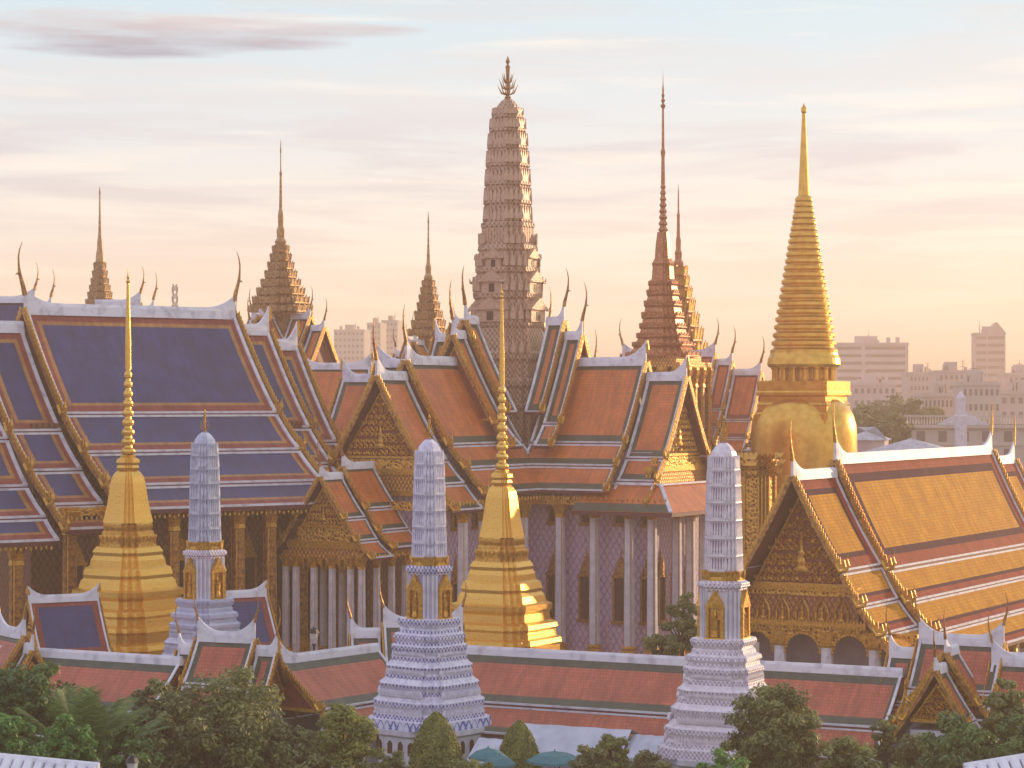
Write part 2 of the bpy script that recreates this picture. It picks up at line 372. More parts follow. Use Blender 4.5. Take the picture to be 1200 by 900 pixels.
def roof_section(parent, s0, s1, tiers, pats, tiles, ends=(1, 1), horns=(1, 1), hh=3.6, sc=1.0, flare=1.5, rot=0, ridge_h=.55, name='roof_section', edge='white_clean', ends_tiers=None, loc=None, tail=1.0, horn_mat='gold_dark', hstart=1):
    """one telescoping piece of a Thai roof: tiled slopes with borders, white edges, ridge cap, bargeboards, horn finials"""
    mb = MB(); mb.useuv = True
    for ti, tier in enumerate(tiers):
        pat = pats[0] if ti == 0 else pats[1]
        for side in (-1, 1):
            slope(mb, s0, s1, side, tier, pat)
            bot = slope_pt(side, tier, 1); ew = .27*sc
            # white line along the foot of the slope, dark fascia below it
            y0, y1 = sorted((bot[0]-side*.14*sc, bot[0]+side*.09))
            mb.box(s0, s1, y0, y1, bot[1]-.10*sc, bot[1]+.06*sc+.02, 3)
            mb.box(s0+.03, s1-.03, bot[0]-.06, bot[0]+.06, bot[1]-.40*sc, bot[1]-.10*sc-.001, 4)
            if ti > 0:      # white line at the head of each lower tier
                top = slope_pt(side, tier, 0); y0, y1 = sorted((top[0]-side*.10, top[0]+side*.11))
                mb.box(s0, s1, y0, y1, top[1]-.05, top[1]+.13*sc, 3)
                pt = slope_pt(side, tiers[ti-1], 1)
                mb.box(s0+.05, s1-.05, min(top[0], pt[0])-.05, max(top[0], pt[0])+.05-.1, top[1]-.1, pt[1]-.12, 4)
            n = 8; pts = [slope_pt(side, tier, k/n) for k in range(n+1)]
            for e, se in ((0, s0+.18*sc), (1, s1-.18*sc)):
                mb.beam([(se, *p) for p in pts], (1, 0, 0), ew, .16*sc, 3, -.02)
    o = mb.build(name, [tiles[0], tiles[1], tiles[2], edge, 'maroon'], parent, loc, rot)
    zr = tiers[0][1]
    # ridge cap
    rc = MB(); n = 26; rings = []; D = min(3.0*sc, (s1-s0)*.45)
    for k in range(n+1):
        x = s0+(s1-s0)*(k/n if n else 0)
        # denser near the ends
        u = k/n; x = s0+(s1-s0)*(.5-.5*cos(pi*u)); f = 0
        if ends[0]: f = max(f, max(0, 1-(x-s0)/D))
        if ends[1]: f = max(f, max(0, 1-(s1-x)/D))
        fl = flare*f**2.3; w = .26*sc*(1-.55*f*f)
        rings.append([(x, -w*1.5, zr-.35*sc), (x, w*1.5, zr-.35*sc), (x, w*1.1, zr+ridge_h*.55*sc), (x, w*.6, zr+ridge_h*sc+fl), (x, -w*.6, zr+ridge_h*sc+fl), (x, -w*1.1, zr+ridge_h*.55*sc)])
    rc.loft(rings, 0); rc.build('ridge_cap', edge, o)
    for e, (se, out) in enumerate(((s0, -1), (s1, 1))):
        if ends[e]:
            bb = MB(); bargeboard(bb, se+out*.12*sc, out, tiers, sc, tail=tail); bb.build('bargeboard', ['gold', 'gold_dark'], o)
            if horns[e]:
                h = MB(); horn(h, se-out*.05, zr+ridge_h*sc+flare*.75, out, hh); h.build('horn_finial', horn_mat, o)
            else:
                h = MB(); h.leafshape((se, 0, zr+flare*.6), (0, 1, 0), (out*.15, 0, 1), .5*sc, 1.3*sc, .08, 0); h.build('apex_leaf', 'gold', o)
    return o

def spiral(mb, c, r, turn, a0, y, th=.05, m=0, n=11):
    pts = []
    for k in range(n+1):
        u = k/n; rr = r*(1-.85*u); a = a0+turn*u*3.6*pi/1.6; pts.append((y, c[0]+rr*cos(a), c[1]+rr*sin(a)))
    mb.tube(pts, [th*(1.2-.6*k/n) for k in range(n+1)], 4, m)
def pediment(parent, s, out, apexz, halfw, basez, bands=(), relief=True, cell=.55, rot=0, ground='red_lacquer', name='pediment', figure=True):
    """triangular gable panel in the y-z plane at x=s with real scrollwork"""
    mb = MB(); x0, x1 = sorted((s, s-out*.3))
    mb.loft([[(x0, -halfw, basez), (x0, halfw, basez), (x0, 0, apexz)], [(x1, -halfw, basez), (x1, halfw, basez), (x1, 0, apexz)]], 0)
    ob = mb.build(name, ground, parent, None, rot)
    fr = MB()
    for side in (-1, 1):
        fr.beam([(s+out*.06, 0, apexz-.1), (s+out*.06, side*halfw*.97, basez+.05)], (1, 0, 0), .22, .14, 0, -.14)
    fr.box(*(sorted((s-out*.05, s+out*.2))), -halfw, halfw, basez-.12, basez+.12, 0)
    H = apexz-basez
    if relief:
        nr = int(H/cell)
        for i in range(nr):
            z = basez+.35*cell+(i+.35)*cell; w = halfw*(1-(z-basez+cell*.35)/H); nc = int(w/cell)
            for j in range(0, nc+1):
                for sg in ((-1, 1) if j else (1,)):
                    y = sg*(j*cell+(0 if i % 2 else .0))
                    if abs(y) > w-.1*cell: continue
                    if figure and abs(y) < cell*.7 and .12*H < z-basez < .45*H: continue
                    r = cell*.46*(.85+.3*random.random())
                    spiral(fr, (y, z), r, sg*(1 if i % 2 else -1), (pi/2 if sg > 0 else pi/2)+.5*i, s+out*.10, .085*cell/.55)
                    if j % 2 == i % 2: fr.leafshape((s+out*.12, y+sg*cell*.5, z-cell*.1), (1, 0, 0), (0, sg*.4, 1), .3*cell, .6*cell, .03, 0)
        if figure:
            z = basez+.14*H; w = .095*H
            prof = [(.9*w, 0), (1.0*w, .03*H), (.5*w, .06*H), (.62*w, .10*H), (.34*w, .15*H), (.5*w, .2*H), (.2*w, .23*H), (.22*w, .27*H), (.10*w, .32*H), (.02*w, .42*H)]
            fr.loft([[(s+out*(.12+.3*min(1, r/w)*w*cos(a)), r*sin(a), z+h) for a in [(-pi/2+pi*k/6) for k in range(7)]] for r, h in prof], 0, closed=False)
    fr.build('relief', 'gold', ob)
    return ob

def column_mesh(h, w, shaft='white_plaster', trim='gold', cap=1.0):
    mb = MB(); a, b = 0, 1
    mb.prof(RED, [(w*1.45, 0), (w*1.45, .5), (w*1.2, .6), (w*1.3, .9), (w, 1.1)], 1)
    mb.prof(RED, [(w, 1.1), (w*.86, h-1.6*cap)], 0)
    for k in range(4):   # gilded corner fillets
        x, y = [(1, 1), (-1, 1), (-1, -1), (1, -1)][k]
        mb.tube([(x*w*.74, y*w*.74, 1.1), (x*w*.64, y*w*.64, h-1.6*cap)], w*.15, 4, 1)
    mb.prof(RED, [(w*.86, h-1.6*cap), (w*1.05, h-1.55*cap), (w*.92, h-1.3*cap), (w*1.15, h-.9*cap), (w*1.0, h-.8*cap), (w*1.42, h-.25*cap), (w*1.25, h-.2*cap), (w*1.25, h)], 1)
    for k in range(8):
        an = k*pi/4; mb.leafshape((cos(an)*w*1.02, sin(an)*w*1.02, h-.95*cap), (cos(an), sin(an), 0), (cos(an)*.5, sin(an)*.5, 1), w*.6, .75*cap, .03, 1)
    return mb
def window_obj(parent, x, y, z, w, h, rot, crown=True, dark='window_dark', fr='gold_dark'):
    """gilded window: frame with pointed crown, dark shutters as sub-part. local y- faces out"""
    mb = MB()
    mb.box(-w/2-.22, -w/2, -.25, .05, 0, h); mb.box(w/2, w/2+.22, -.25, .05, 0, h); mb.box(-w/2-.35, w/2+.35, -.32, .05, -.35, 0); mb.box(-w/2-.3, w/2+.3, -.3, .05, h, h+.25)
    if crown:
        for r, zz in ((w*.62, h+.25), (w*.5, h+.7), (w*.36, h+1.15), (w*.2, h+1.6)):
            mb.loft([[(-r, -.28, zz), (r, -.28, zz), (r*.72, -.28, zz+.5), (-r*.72, -.28, zz+.5)], [(-r, .02, zz), (r, .02, zz), (r*.72, .02, zz+.5), (-r*.72, .02, zz+.5)]])
        mb.tube([(0, -.1, h+2), (0, -.1, h+3.1)], [.12, .01], 5)
    o = mb.build('window', fr, parent, (x, y, z), rot)
    p = MB(); p.box(-w/2+.002, w/2-.002, -.06, 0, .002, h-.002); p.box(-.05, .05, -.1, -.061, .01, h-.01); p.build('shutters', dark, o)
    return o
def eave_bells(mb, x0, x1, y, z, step=.45, r=.07):
    n = max(1, int(abs(x1-x0)/step))
    for k in range(n):
        x = x0+(x1-x0)*(k+.5)/n; zz = z-.1*(k % 2)
        mb.loft([[(x+a*rr, y+b*rr, zz-h) for a, b in CIRC(5)] for rr, h in ((.02, 0), (r, .14), (r*1.3, .34), (.01, .5))])

# ------------------------------------------------------------------ setting: ground, terrace
g = MB(); g.box(-3500, 3500, -60, 6500, -1, 0); tag(g.build('ground', 'ground'), 'dusty flat ground spreading under the temple and city', None, kind='structure')
g = MB(); g.box(-92, 15, 196, 345, 0.004, 1.0); g.box(-92.5, 15.5, 195.5, 345.5, .004, .6); g.box(15.51, 70, 234, 345, .004, 1.0)
o = g.build('terrace', 'paving'); tag(o, 'raised stone terrace under the temple halls', None, kind='structure')
g = MB(); g.box(-60, 60, 40, 190, 0.004, .02); tag(g.build('lawn', 'grass'), 'lawn strip in front of the cloister', None, kind='structure')

PAT_BLUE = ((.95, 1.15, 1.0, .42), (.85, 0, 1.0, .40))
T_BLUE = ('tile_red', 'tile_amber', 'tile_blue')
# ------------------------------------------------------------------ hall 1: big blue-roofed ordination hall (left)
PHI = radians(38)
ubo = thing('temple_hall', 'large hall with dark blue roof bordered in red and orange, left side', 'temple hall', (-38.0, 242.2, 0), PHI)
def utiers(z, dz=0, k=1.0):
    return [(0, z, 8*k, 26.5+dz), (8.25*k, 26.1+dz, 12.2*k, 22.9+dz), (12.45*k, 22.5+dz, 16.3*k, 19.9+dz), (16.55*k, 19.5+dz, 19.3*k, 17.8+dz)]
roof_section(ubo, -11.9, 11.9, utiers(36.4), PAT_BLUE, T_BLUE, hh=5.0, flare=1.3, sc=1.25, ridge_h=.6)
roof_section(ubo, 12.1, 16.0, utiers(34.8, -1.5, .97), PAT_BLUE, T_BLUE, ends=(0, 1), horns=(0, 0), sc=1.25, flare=1.9, ridge_h=.6)
roof_section(ubo, 16.2, 19.5, utiers(33.3, -3, .92), PAT_BLUE, T_BLUE, ends=(0, 1), horns=(0, 0), sc=1.25, flare=1.9, ridge_h=.6)
roof_section(ubo, -17.4, -12.1, utiers(34.6, -1.6, .99), PAT_BLUE, T_BLUE, ends=(1, 0), horns=(1, 0), hh=5, sc=1.25, flare=1.3, ridge_h=.6)
def lt(dz):
    return [(0, 32.6, 8, 24.2), (8.25, 23.8, 12.0, 19.9), (12.25, 19.5, 15.6, 17.2), (15.85, 16.8, 18.2, 15.2)]
roof_section(ubo, -25.5, -17.6, lt(0), PAT_BLUE, T_BLUE, ends=(1, 0), horns=(1, 0), hh=5, sc=1.25, flare=1.3, ridge_h=.6)
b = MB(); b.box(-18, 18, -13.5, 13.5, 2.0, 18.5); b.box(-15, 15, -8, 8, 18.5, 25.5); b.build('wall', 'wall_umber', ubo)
b = MB(); b.box(-27, 21, -18.6, 18.6, .9, 3.0, 0); b.box(-26, 20, -17.8, 17.8, 3.0, 3.8, 0); b.build('plinth', 'gold_relief', ubo)
cm = column_mesh(14.2, .62, 'gold_dark', 'gold', 1.6)
c0 = cm.build('column', ['gold_dark', 'gold'], ubo, (-16.0, -17.2, 3.8))
for k in range(1, 10): dup_part(c0, (-16.0+k*3.55, -17.2, 3.8))
for x in (-24.5, -20.8): dup_part(c0, (x, -16.2, 1.2))
b = MB(); eave_bells(b, -17, 16, -19.0, 17.3, .5, .10); b.build('eave_bells', 'gold', ubo); b = MB(); eave_bells(b, -25, -18, -18.0, 14.8, .5, .10); b.build('eave_bells', 'gold', ubo)
b = MB(); b.box(-17, 17, -17.75, -16.65, 17.2, 17.9); b.box(-25, -18, -16.9, -15.9, 15.0, 15.55); b.build('lintel', 'gold_relief', ubo)
for k in range(8): window_obj(ubo, -13.5+k*3.7, -13.5, 8.2, 1.5, 4.2, 0, True, 'dark_wood', 'gold')
pediment(ubo, -24.9, -1, 31.6, 7.3, 24.4, relief=False)
pediment(ubo, -16.8, -1, 33.6, 7.3, 25.6, relief=False); pediment(ubo, -11.3, -1, 35.4, 7.3, 27, relief=False)
pediment(ubo, 18.9, 1, 32.2, 6.7, 24, relief=False)

# ------------------------------------------------------------------ hall 2: cross-shaped pantheon with prang tower (centre)
TH = radians(-30)
pan = thing('cross_hall', 'orange and green roofed cross-shaped hall crowned by a tall carved tower, centre', 'temple hall', (-.46, 262, 0), TH)
PAT_OR = ((.75, .75, .95, .02), (.5, 0, .95, .02)); T_OR = ('tile_green', 'tile_green', 'tile_orange')
def ot(zr, dz=0, n=3):
    return [(0, zr, 4.9, 23.3+dz), (5.1, 22.95+dz, 6.95, 21.0+dz), (7.15, 20.65+dz, 9.1, 18.5+dz)][:n]
arms = (('right', 0, (7, 9.2, 16.8, 21.5), (1, 1, 0, 0)), ('front', radians(-90), (9, 11.5, 20.5, 26), (1, 1, 1, 1)),
        ('left', pi, (7, 9.2, 16.8, 21.5), (0, 0, 0, 0)), ('back', radians(90), (7, 9.2, 16.8, 20), (1, 1, 1, 1)))
for nm, a, en, hs in arms:
    z_ = (36.0, 34.4, 31.6, 30.0); dz_ = (3.2, 2.0, 0, -1.5); s_prev = 6.6 if nm == 'front' else 4.9
    for i in range(4):
        e = en[i]
        tt = ot(z_[i], dz_[i], (1, 2, 3, 3)[i])
        st = s_prev if i < 1 else en[i-1]+.15
        if i == 2: st = 5.6
        roof_section(pan, st, e, tt, PAT_OR, T_OR, ends=(0, 1), horns=(0, hs[i]), hh=4.0, flare=1.7, rot=a, sc=1.0, ridge_h=.6)
    L = en[3]
    # hipped skirt in front of the end gable
    if nm != 'front':
        sk = MB(); sk.useuv = True; z0, z1 = 19.0, 16.4
        for side in (-1, 1):
            p = [(L-8, side*7.3, z0), (L+.6, side*7.3, z0), (L+3.2, side*10.3, z1), (L-8, side*10.3, z1)]; uv = [(0, 3.9), (8, 3.9), (11, 0), (0, 0)]
            if side > 0: p.reverse(); uv.reverse()
            sk.poly([(x, y, z) for x, y, z in p], 0, uv)
            sk.beam([(L+.6, side*7.3, z0), (L+3.2, side*10.3, z1)], Vector((1, -side*.85, 0)).normalized(), .35, .2, 2, 0)
            sk.beam([(L-8, side*7.3, z0), (L+.6, side*7.3, z0)], (0, 1, 0), .35, .2, 2, 0)
            y0, y1 = sorted((side*9.9, side*10.35))
            sk.box(L-8, L+3.2, side*10.3-.12, side*10.3+.12, z1-.4, z1-.01, 3)
            sk.poly([(L-8, side*9.4, z1+.82), (L+2.35, side*9.4, z1+.82), (L+3.15, side*10.28, z1+.05), (L-8, side*10.28, z1+.05)][::(1 if side < 0 else -1)], 1, [(0, 1.2), (8, 1.2), (9, 0), (0, 0)][::(1 if side < 0 else -1)])
        sk.poly([(L+.6, -7.3, z0), (L+.6, 7.3, z0), (L+3.2, 10.3, z1), (L+3.2, -10.3, z1)][::-1], 0, [(0, 3.9), (14, 3.9), (17, 0), (-3, 0)][::-1])
        sk.beam([(L+.6, -7.3, z0), (L+.6, 7.3, z0)], (1, 0, 0), .35, .2, 2, 0)
        sk.box(L+3.1, L+3.35, -10.3, 10.3, z1-.4, z1-.01, 3)
        sk.build('skirt_roof', ['tile_orange', 'tile_green', 'white_clean', 'maroon'], pan, None, a)
    pediment(pan, L-.9, 1, 28.8 if nm != 'front' else 28.6, 4.5, 22.0, relief=nm in ('front', 'right'), rot=a, cell=.6)
    for i in range(3): pediment(pan, en[i]-.5, 1, z_[i]-1.0, 4.4 if i else 4.2, 23.6+dz_[i], relief=False, rot=a)
    # entablature bands under the gable
    e = MB()
    e.box(L-1.4, L-.75, -5.4, 5.4, 20.9, 21.8, 0); e.box(L-1.4, L-.6, -6.9, 6.9, 20.3, 20.9, 1); e.box(L-1.4, L-.8, -6.7, 6.7, 18.7, 20.3, 2); e.box(L-1.4, L-.55, -7, 7, 18.2, 18.7, 1)
    e.build('entablature', ['gold_relief', 'gold', 'gold_lattice'], pan, None, a)
    w = MB(); w.box(0, L-1.5, -6.1, 6.1, 1.0, 19.2, 0); w.box(0, L-1.6, -4.6, 4.6, 19.2, 22.3, 0); w.build('wall', 'wall_lavender', pan, None, a)
    w = MB(); w.box(0, L+1.9, -9.2, 9.2, .9, 1.6, 0); w.build('plinth', 'prang_pink', pan, None, a)
    w = MB(); w.box(6, L+1.6, -8.55, -7.85, 16.9, 17.75, 0); w.box(6, L+1.6, 7.85, 8.55, 16.9, 17.75, 0); w.box(L+.9, L+1.6, -7.84, 7.84, 16.9, 17.75, 0)
    w.build('lintel', 'gold_relief', pan, None, a)
    for side in (-1, 1): w = MB(); eave_bells(w, 8, L+2.5, side*9.3, 17.9, .6, .08); w.build('eave_bells', 'gold', pan, None, a)
pc = column_mesh(15.6, .52).build('column', ['white_plaster', 'gold'], pan, (11, -8.2, 1.6))
for x in (15, 19, 21.6): dup_part(pc, (x, -8.2, 1.6))
for y in (-4.6, -1.4, 1.8, 5.2, 8.2): dup_part(pc, (22.6, y, 1.6))
for y in (-11, -15, -19, -23): dup_part(pc, (8.2, y, 1.6)); dup_part(pc, (-8.2, y, 1.6))
for x in (-11, -15, -19, -21.6): dup_part(pc, (x, -8.2, 1.6))
for x in (9.2, 13, 17, 20.2):
    window_obj(pan, x, -6.1, 5.0, 1.35, 4.4, 0, True, 'dark_wood'); window_obj(pan, x, -6.1, 15.0, 1.0, 1.3, 0, False, 'dark_wood')
for y in (-9.2, -13, -17, -21):
    window_obj(pan, 6.1, y, 5.0, 1.35, 4.4, radians(90), True, 'dark_wood'); window_obj(pan, 6.1, y, 15.0, 1.0, 1.3, radians(90), False, 'dark_wood')
for y in (-3.2, 0.2, 3.4): window_obj(pan, 20.0, y, 5.0, 1.35, 4.4, radians(90), True, 'dark_wood')
# front porch of the same hall (arm A continues towards the viewer)
a = radians(-90)
def pt_(zr, dz): return [(0, zr, 2.7, 17.0+dz), (2.85, 16.7+dz, 4.1, 14.9+dz), (4.25, 14.6+dz, 5.9, 13.3+dz)]
roof_section(pan, 26.6, 32.0, pt_(21.2, .3), ((.5, .5, .6, .02), (.4, 0, .6, .02)), T_OR, ends=(0, 1), horns=(0, 1), hh=2.9, flare=1.0, rot=a, sc=.75, ridge_h=.6)
roof_section(pan, 32.1, 35.8, pt_(20.3, -.5), ((.5, .5, .6, .02), (.4, 0, .6, .02)), T_OR, ends=(0, 1), horns=(0, 1), hh=2.9, flare=1.0, rot=a, sc=.75, ridge_h=.6)
pediment(pan, 35.1, 1, 19.5, 2.6, 15.6, relief=True, rot=a, cell=.42)
e = MB(); e.box(34.6, 35.15, -3.1, 3.1, 14.2, 15.5, 0); e.box(34.6, 35.3, -4.2, 4.2, 13.5, 14.2, 1); e.box(34.6, 35.1, -4.1, 4.1, 12.4, 13.5, 2); e.build('entablature', ['gold_relief', 'gold', 'gold_lattice'], pan, None, a)
e = MB()
for i in range(4):   # scalloped arches between porch columns
    cx = -3.2+i*2.1+.05; r = .85
    for k in range(10):
        a0 = pi*k/10; a1 = pi*(k+1)/10
        q = [(cx+r*cos(a0), 11.2+r*1.1*sin(a0)), (cx+r*cos(a1), 11.2+r*1.1*sin(a1)), (cx+r*cos(a1), 12.5), (cx+r*cos(a0), 12.5)]
        e.loft([[(34.9, y, z) for y, z in q], [(35.15, y, z) for y, z in q]])
e.build('arch_fretwork', 'gold', pan, None, a)
pcol = column_mesh(10.9, .34, cap=.8).build('porch_column', ['white_plaster', 'gold'], pan, (-4.4, -35.2, 2.0))
for x in (-3.2, -1.1, 1.0, 3.1, 4.4): dup_part(pcol, (x, -35.2, 2.0))
for y in (-32.6, -30, -27.6): dup_part(pcol, (4.4, y, 2.0)); dup_part(pcol, (-4.4, y, 2.0))
for x in (-2.2, 0, 2.2): dup_part(pcol, (x, -32.0, 2.0))
w = MB(); w.box(26, 31.5, -3.2, 3.2, 2.0, 14.8); w.build('porch_wall', 'wall_umber', pan, None, a)
w = MB(); eave_bells(w, 27, 35.5, 5.8, 13.1, .5, .07); eave_bells(w, 27, 35.5, -5.8, 13.1, .5, .07); w.box(26.5, 35.3, 4.1, 4.7, 12.6, 13.2); w.box(26.5, 35.3, -4.7, -4.1, 12.6, 13.2); w.build('porch_eave', 'gold', pan, None, a)
# prang tower
K2 = 262/F
def prang_tower(parent, prof, mats, plan=RED, ribs=True, name='tower', loc=None):
    mb = MB(); mb.prof(plan, prof, 0); return mb.build(name, mats, parent, loc)
pr = []
def py(hpx, y, Y=262, k=1.1): return (hpx*Y/F/k, Z(y, Y))
seq = [(52, 600), (50, 520), (47, 518), (46, 480), (48, 478), (48, 474), (44, 472), (43, 455), (46, 452), (46, 446), (42, 443), (41.5, 425), (44, 421), (44, 415), (41, 411), (40, 385), (42, 382), (42, 376), (38.5, 372), (37.5, 352), (40, 349), (40.5, 343), (36.5, 340), (35, 322), (37.5, 319), (37.5, 314), (33, 311), (33, 296), (35, 293), (34, 288), (30, 285), (30, 268), (31, 266), (31, 262), (28, 260)]
pr = [py(*q) for q in seq]
t = MB(); t.prof(RED, pr, 0)
# the seven diminishing storeys, a ring of upright leaves on each
ys = [260, 238, 216, 194, 173, 153, 137]; hw = [29, 28.3, 27, 25.6, 23.8, 21.5, 18.5]
bp = []
for i, (yy, h) in enumerate(zip(ys, hw)):
    nxt = ys[i+1] if i < 6 else 127; hn = hw[i+1] if i < 6 else 14
    bp += [py(h, yy), py(h, yy-2.5), py(h-2.6, yy-3.5), py(hn-2.0+.6, nxt+3), py(hn+.2, nxt+1.2)]
bp += [py(12, 124), py(8, 119), py(4, 116), py(1, 114)]
t.prof(RED, bp, 0)
for i, (yy, h) in enumerate(zip(ys, hw)):
    r = h*K2/1.1; z0 = Z(yy, 262)+.2; nxt = ys[i+1] if i < 6 else 126; hh_ = (yy-nxt)*K2*.72
    for x, y in RED:
        L = hypot(x, y); t.leafshape((x*r*.97, y*r*.97, z0), (x, y, 0), (-x*.05, -y*.05, 1), .5, hh_, .07, 1)
    for k in range(4):
        for j in (-.34, -.11, .11, .34):
            x, y = [(1, j), (-j, 1), (-1, -j), (j, -1)][k]; t.leafshape((x*r*.97, y*r*.97, z0), [(1, 0, 0), (0, 1, 0), (-1, 0, 0), (0, -1, 0)][k], (-x*.05, -y*.05, 1), .42, hh_, .07, 1)
# pilasters and small gabled niches on the lower storeys
for h, y0, y1 in ((37, 411, 385), (35.5, 372, 352), (34.5, 340, 322), (31.5, 311, 296), (38.5, 443, 425), (44.5, 545, 482), (28.6, 285, 268)):
    r = h*K2/1.1
    for k in range(4):
        for j in (-.45, -.3, -.15, 0, .15, .3, .45):
            x, y = [(1, j), (-j, 1), (-1, -j), (j, -1)][k]; t.tube([(x*r*1.02, y*r*1.02, Z(y0, 262)), (x*r*1.02, y*r*1.02, Z(y1, 262))], .17, 5, 1)
    for x, y in RED: t.tube([(x*r, y*r, Z(y0, 262)), (x*r, y*r, Z(y1, 262))], .16, 5, 1)
for h, yb, ht in ((42, 376, 1.7), (40.5, 343, 1.6), (37.5, 314, 1.4), (34, 288, 1.2), (44, 415, 1.5)):
    r = h*K2/1.1
    for x, y in RED: t.leafshape((x*r*.98, y*r*.98, Z(yb, 262)+.1), (x, y, 0), (x*.02, y*.02, 1), .5, ht, .08, 1)
t.build('tower', ['prang_stone', 'prang_pink'], pan)
for a_ in range(4):   # gabled niche porches on the four faces
    nb = MB()
    for (h, y0, y1, w_) in ((41, 378, 350, 2.0), (37, 345, 318, 1.7), (33, 316, 292, 1.3)):
        r = h*K2/1.1; z0 = Z(y0, 262); z1 = Z(y1, 262); zm = z0+(z1-z0)*.5
        nb.box(r-.5, r+.35, -w_*.75, w_*.75, z0, zm, 0); nb.box(r+.351, r+.38, -w_*.2, w_*.2, z0+.15, zm-.2, 1)
        nb.loft([[(r-.5, -w_, zm), (r-.5, w_, zm), (r-.5, 0, z1)], [(r+.6, -w_, zm), (r+.6, w_, zm), (r+.6, 0, z1)]], 0)
        for sg in (-1, 1): nb.tube([(r+.6, sg*w_*.7, zm), (r+.6, sg*w_*1.0, zm), (r+.6, sg*w_*1.1, zm+.5)], [.14, .12, .02], 5, 0)
    nb.build('niche', ['prang_pink', 'dark_wood'], pan, None, a_*pi/2)
def trident(mb, z, h, x=0, y=0):
    mb.prof(CIRC(6), [(.06*h, z), (.085*h, z+.05*h), (.035*h, z+.1*h), (.035*h, z+.5*h), (.06*h, z+.75*h), (.02*h, z+.8*h), (.055*h, z+.86*h), (.0, z+h)], 0, x, y)
    for k in range(6):
        a = k*pi/3+.3
        for q, (rr, z0, z1) in enumerate(((.24, .10, .34), (.20, .22, .48), (.13, .36, .60))):
            mb.tube([(x, y, z+z0*h), (x+cos(a)*rr*.6*h, y+sin(a)*rr*.6*h, z+(z0+.05)*h), (x+cos(a)*rr*h, y+sin(a)*rr*h, z+z1*h)], [.016*h, .02*h, .003*h], 4)
f_ = MB(); trident(f_, Z(117, 262), 4.8); f_.build('finial', 'gold_dark', pan)

# ------------------------------------------------------------------ hall 3: yellow-roofed scripture hall (right)
PH3 = radians(61)
yh = thing('temple_hall', 'hall with golden yellow roof bordered in red, carved gilt gable and arches, right side', 'temple hall', (27.4, 205, 0), PH3)
PAT_Y = ((1.5, 1.15, 1.25, .75), (.02, 0, .72, .42)); T_Y = ('tile_brick', 'tile_plum', 'tile_gold')
yt = [(0, 22.6, 4.5, 13.6), (4.65, 13.2, 6.3, 10.9), (6.45, 10.6, 8.4, 8.4), (8.55, 8.1, 10.4, 6.4)]
roof_section(yh, 0, 42.5, yt, PAT_Y, T_Y, hh=3.2, flare=1.5, sc=.95, tail=1.3, ridge_h=.62, horn_mat='gold')
yt2 = [(0, 21.5, 4.1, 14.0), (4.25, 13.6, 5.6, 11.2), (5.75, 10.9, 7.3, 9.0), (7.45, 8.7, 8.8, 7.0)]
roof_section(yh, -9.5, -.2, yt2, ((1.1, 1.1, 1.1, .5), (.02, 0, .7, .4)), T_Y, ends=(1, 0), hh=3.2, flare=1.2, sc=.9, tail=1.3, ridge_h=.6, horn_mat='gold')
roof_section(yh, 42.7, 50, yt2, ((1.1, 1.1, 1.1, .5), (.02, 0, .7, .4)), T_Y, ends=(0, 1), hh=3.2, flare=1.5, sc=.9, ridge_h=.6, horn_mat='gold')
pediment(yh, -7.4, -1, 20.3, 4.3, 12.6, relief=True, cell=.62)
pediment(yh, .7, -1, 21.2, 4.2, 14, relief=False)
e = MB(); X = -7.3
e.box(X-.25, X+.6, -4.9, 4.9, 12.1, 12.48, 1); e.box(X-.12, X+.6, -4.8, 4.8, 11.7, 12.1, 0)
e.box(X-.02, X+.6, -4.9, 4.9, 9.6, 11.7, 3)
e.box(X-.30, X+.6, -5.6, 5.6, 9.2, 9.6, 1); e.box(X-.15, X+.6, -5.7, 5.7, 8.8, 9.2, 0); e.box(X-.05, X+.6, -7, 7, 8.75, 8.8, 0)
for k in range(34): e.leafshape((X-.28, -4.8+k*.29, 12.45), (1, 0, 0), (0, 0, -1), .16, .26, .03, 1)
for k in range(38): e.leafshape((X-.32, -5.5+k*.297, 9.58), (1, 0, 0), (0, 0, 1), .16, .26, .03, 1); e.leafshape((X-.32, -5.5+k*.297, 9.22), (1, 0, 0), (0, 0, -1), .16, .26, .03, 1)
e.build('entablature', ['gold_relief', 'gold', 'gold_lattice', 'red_gilt'], yh)
for k in range(5):
    y = -3.45+k*1.72; nb = MB()
    pts = [(-.55, 0), (-.55, .7), (-.42, 1.15), (-.2, 1.45), (0, 1.85), (.2, 1.45), (.42, 1.15), (.55, .7), (.55, 0)]
    nb.tube([(0, a, b) for a, b in pts], .10, 5, 0)
    nb.prof(CIRC(8), [(.36, .06), (.34, .22), (.2, .3), (.24, .55), (.26, .72), (.1, .8), (.12, .95), (.05, 1.08), (.0, 1.3)], 0)
    nb.build('seated_figure_niche', 'gold', yh, (X-.12, y, 9.68))
ar = MB()
for cx in (-8.25, -4.15, 0, 4.15, 8.25):
    r = 1.62; n = 16
    for k in range(n):
        a0 = pi*k/n; a1 = pi*(k+1)/n
        f0 = lambda a: (cx+r*cos(a), 6.85+r*1.12*max(0, sin(a))**.9)
        p0, p1 = f0(a0), f0(a1)
        q = [(p0[0], p0[1]), (p1[0], p1[1]), (p1[0], 8.9), (p0[0], 8.9)]
        if p0[0] - p1[0] < 1e-4: continue
        ar.loft([[(X+.05, y, z) for y, z in q], [(X+.5, y, z) for y, z in q]], 0)
        ar.leafshape((X+.02, (p0[0]+p1[0])/2, (p0[1]+p1[1])/2+.05), (1, 0, 0), (0, cos((a0+a1)/2)*-1, -sin((a0+a1)/2)), .3, .25, .05, 1)
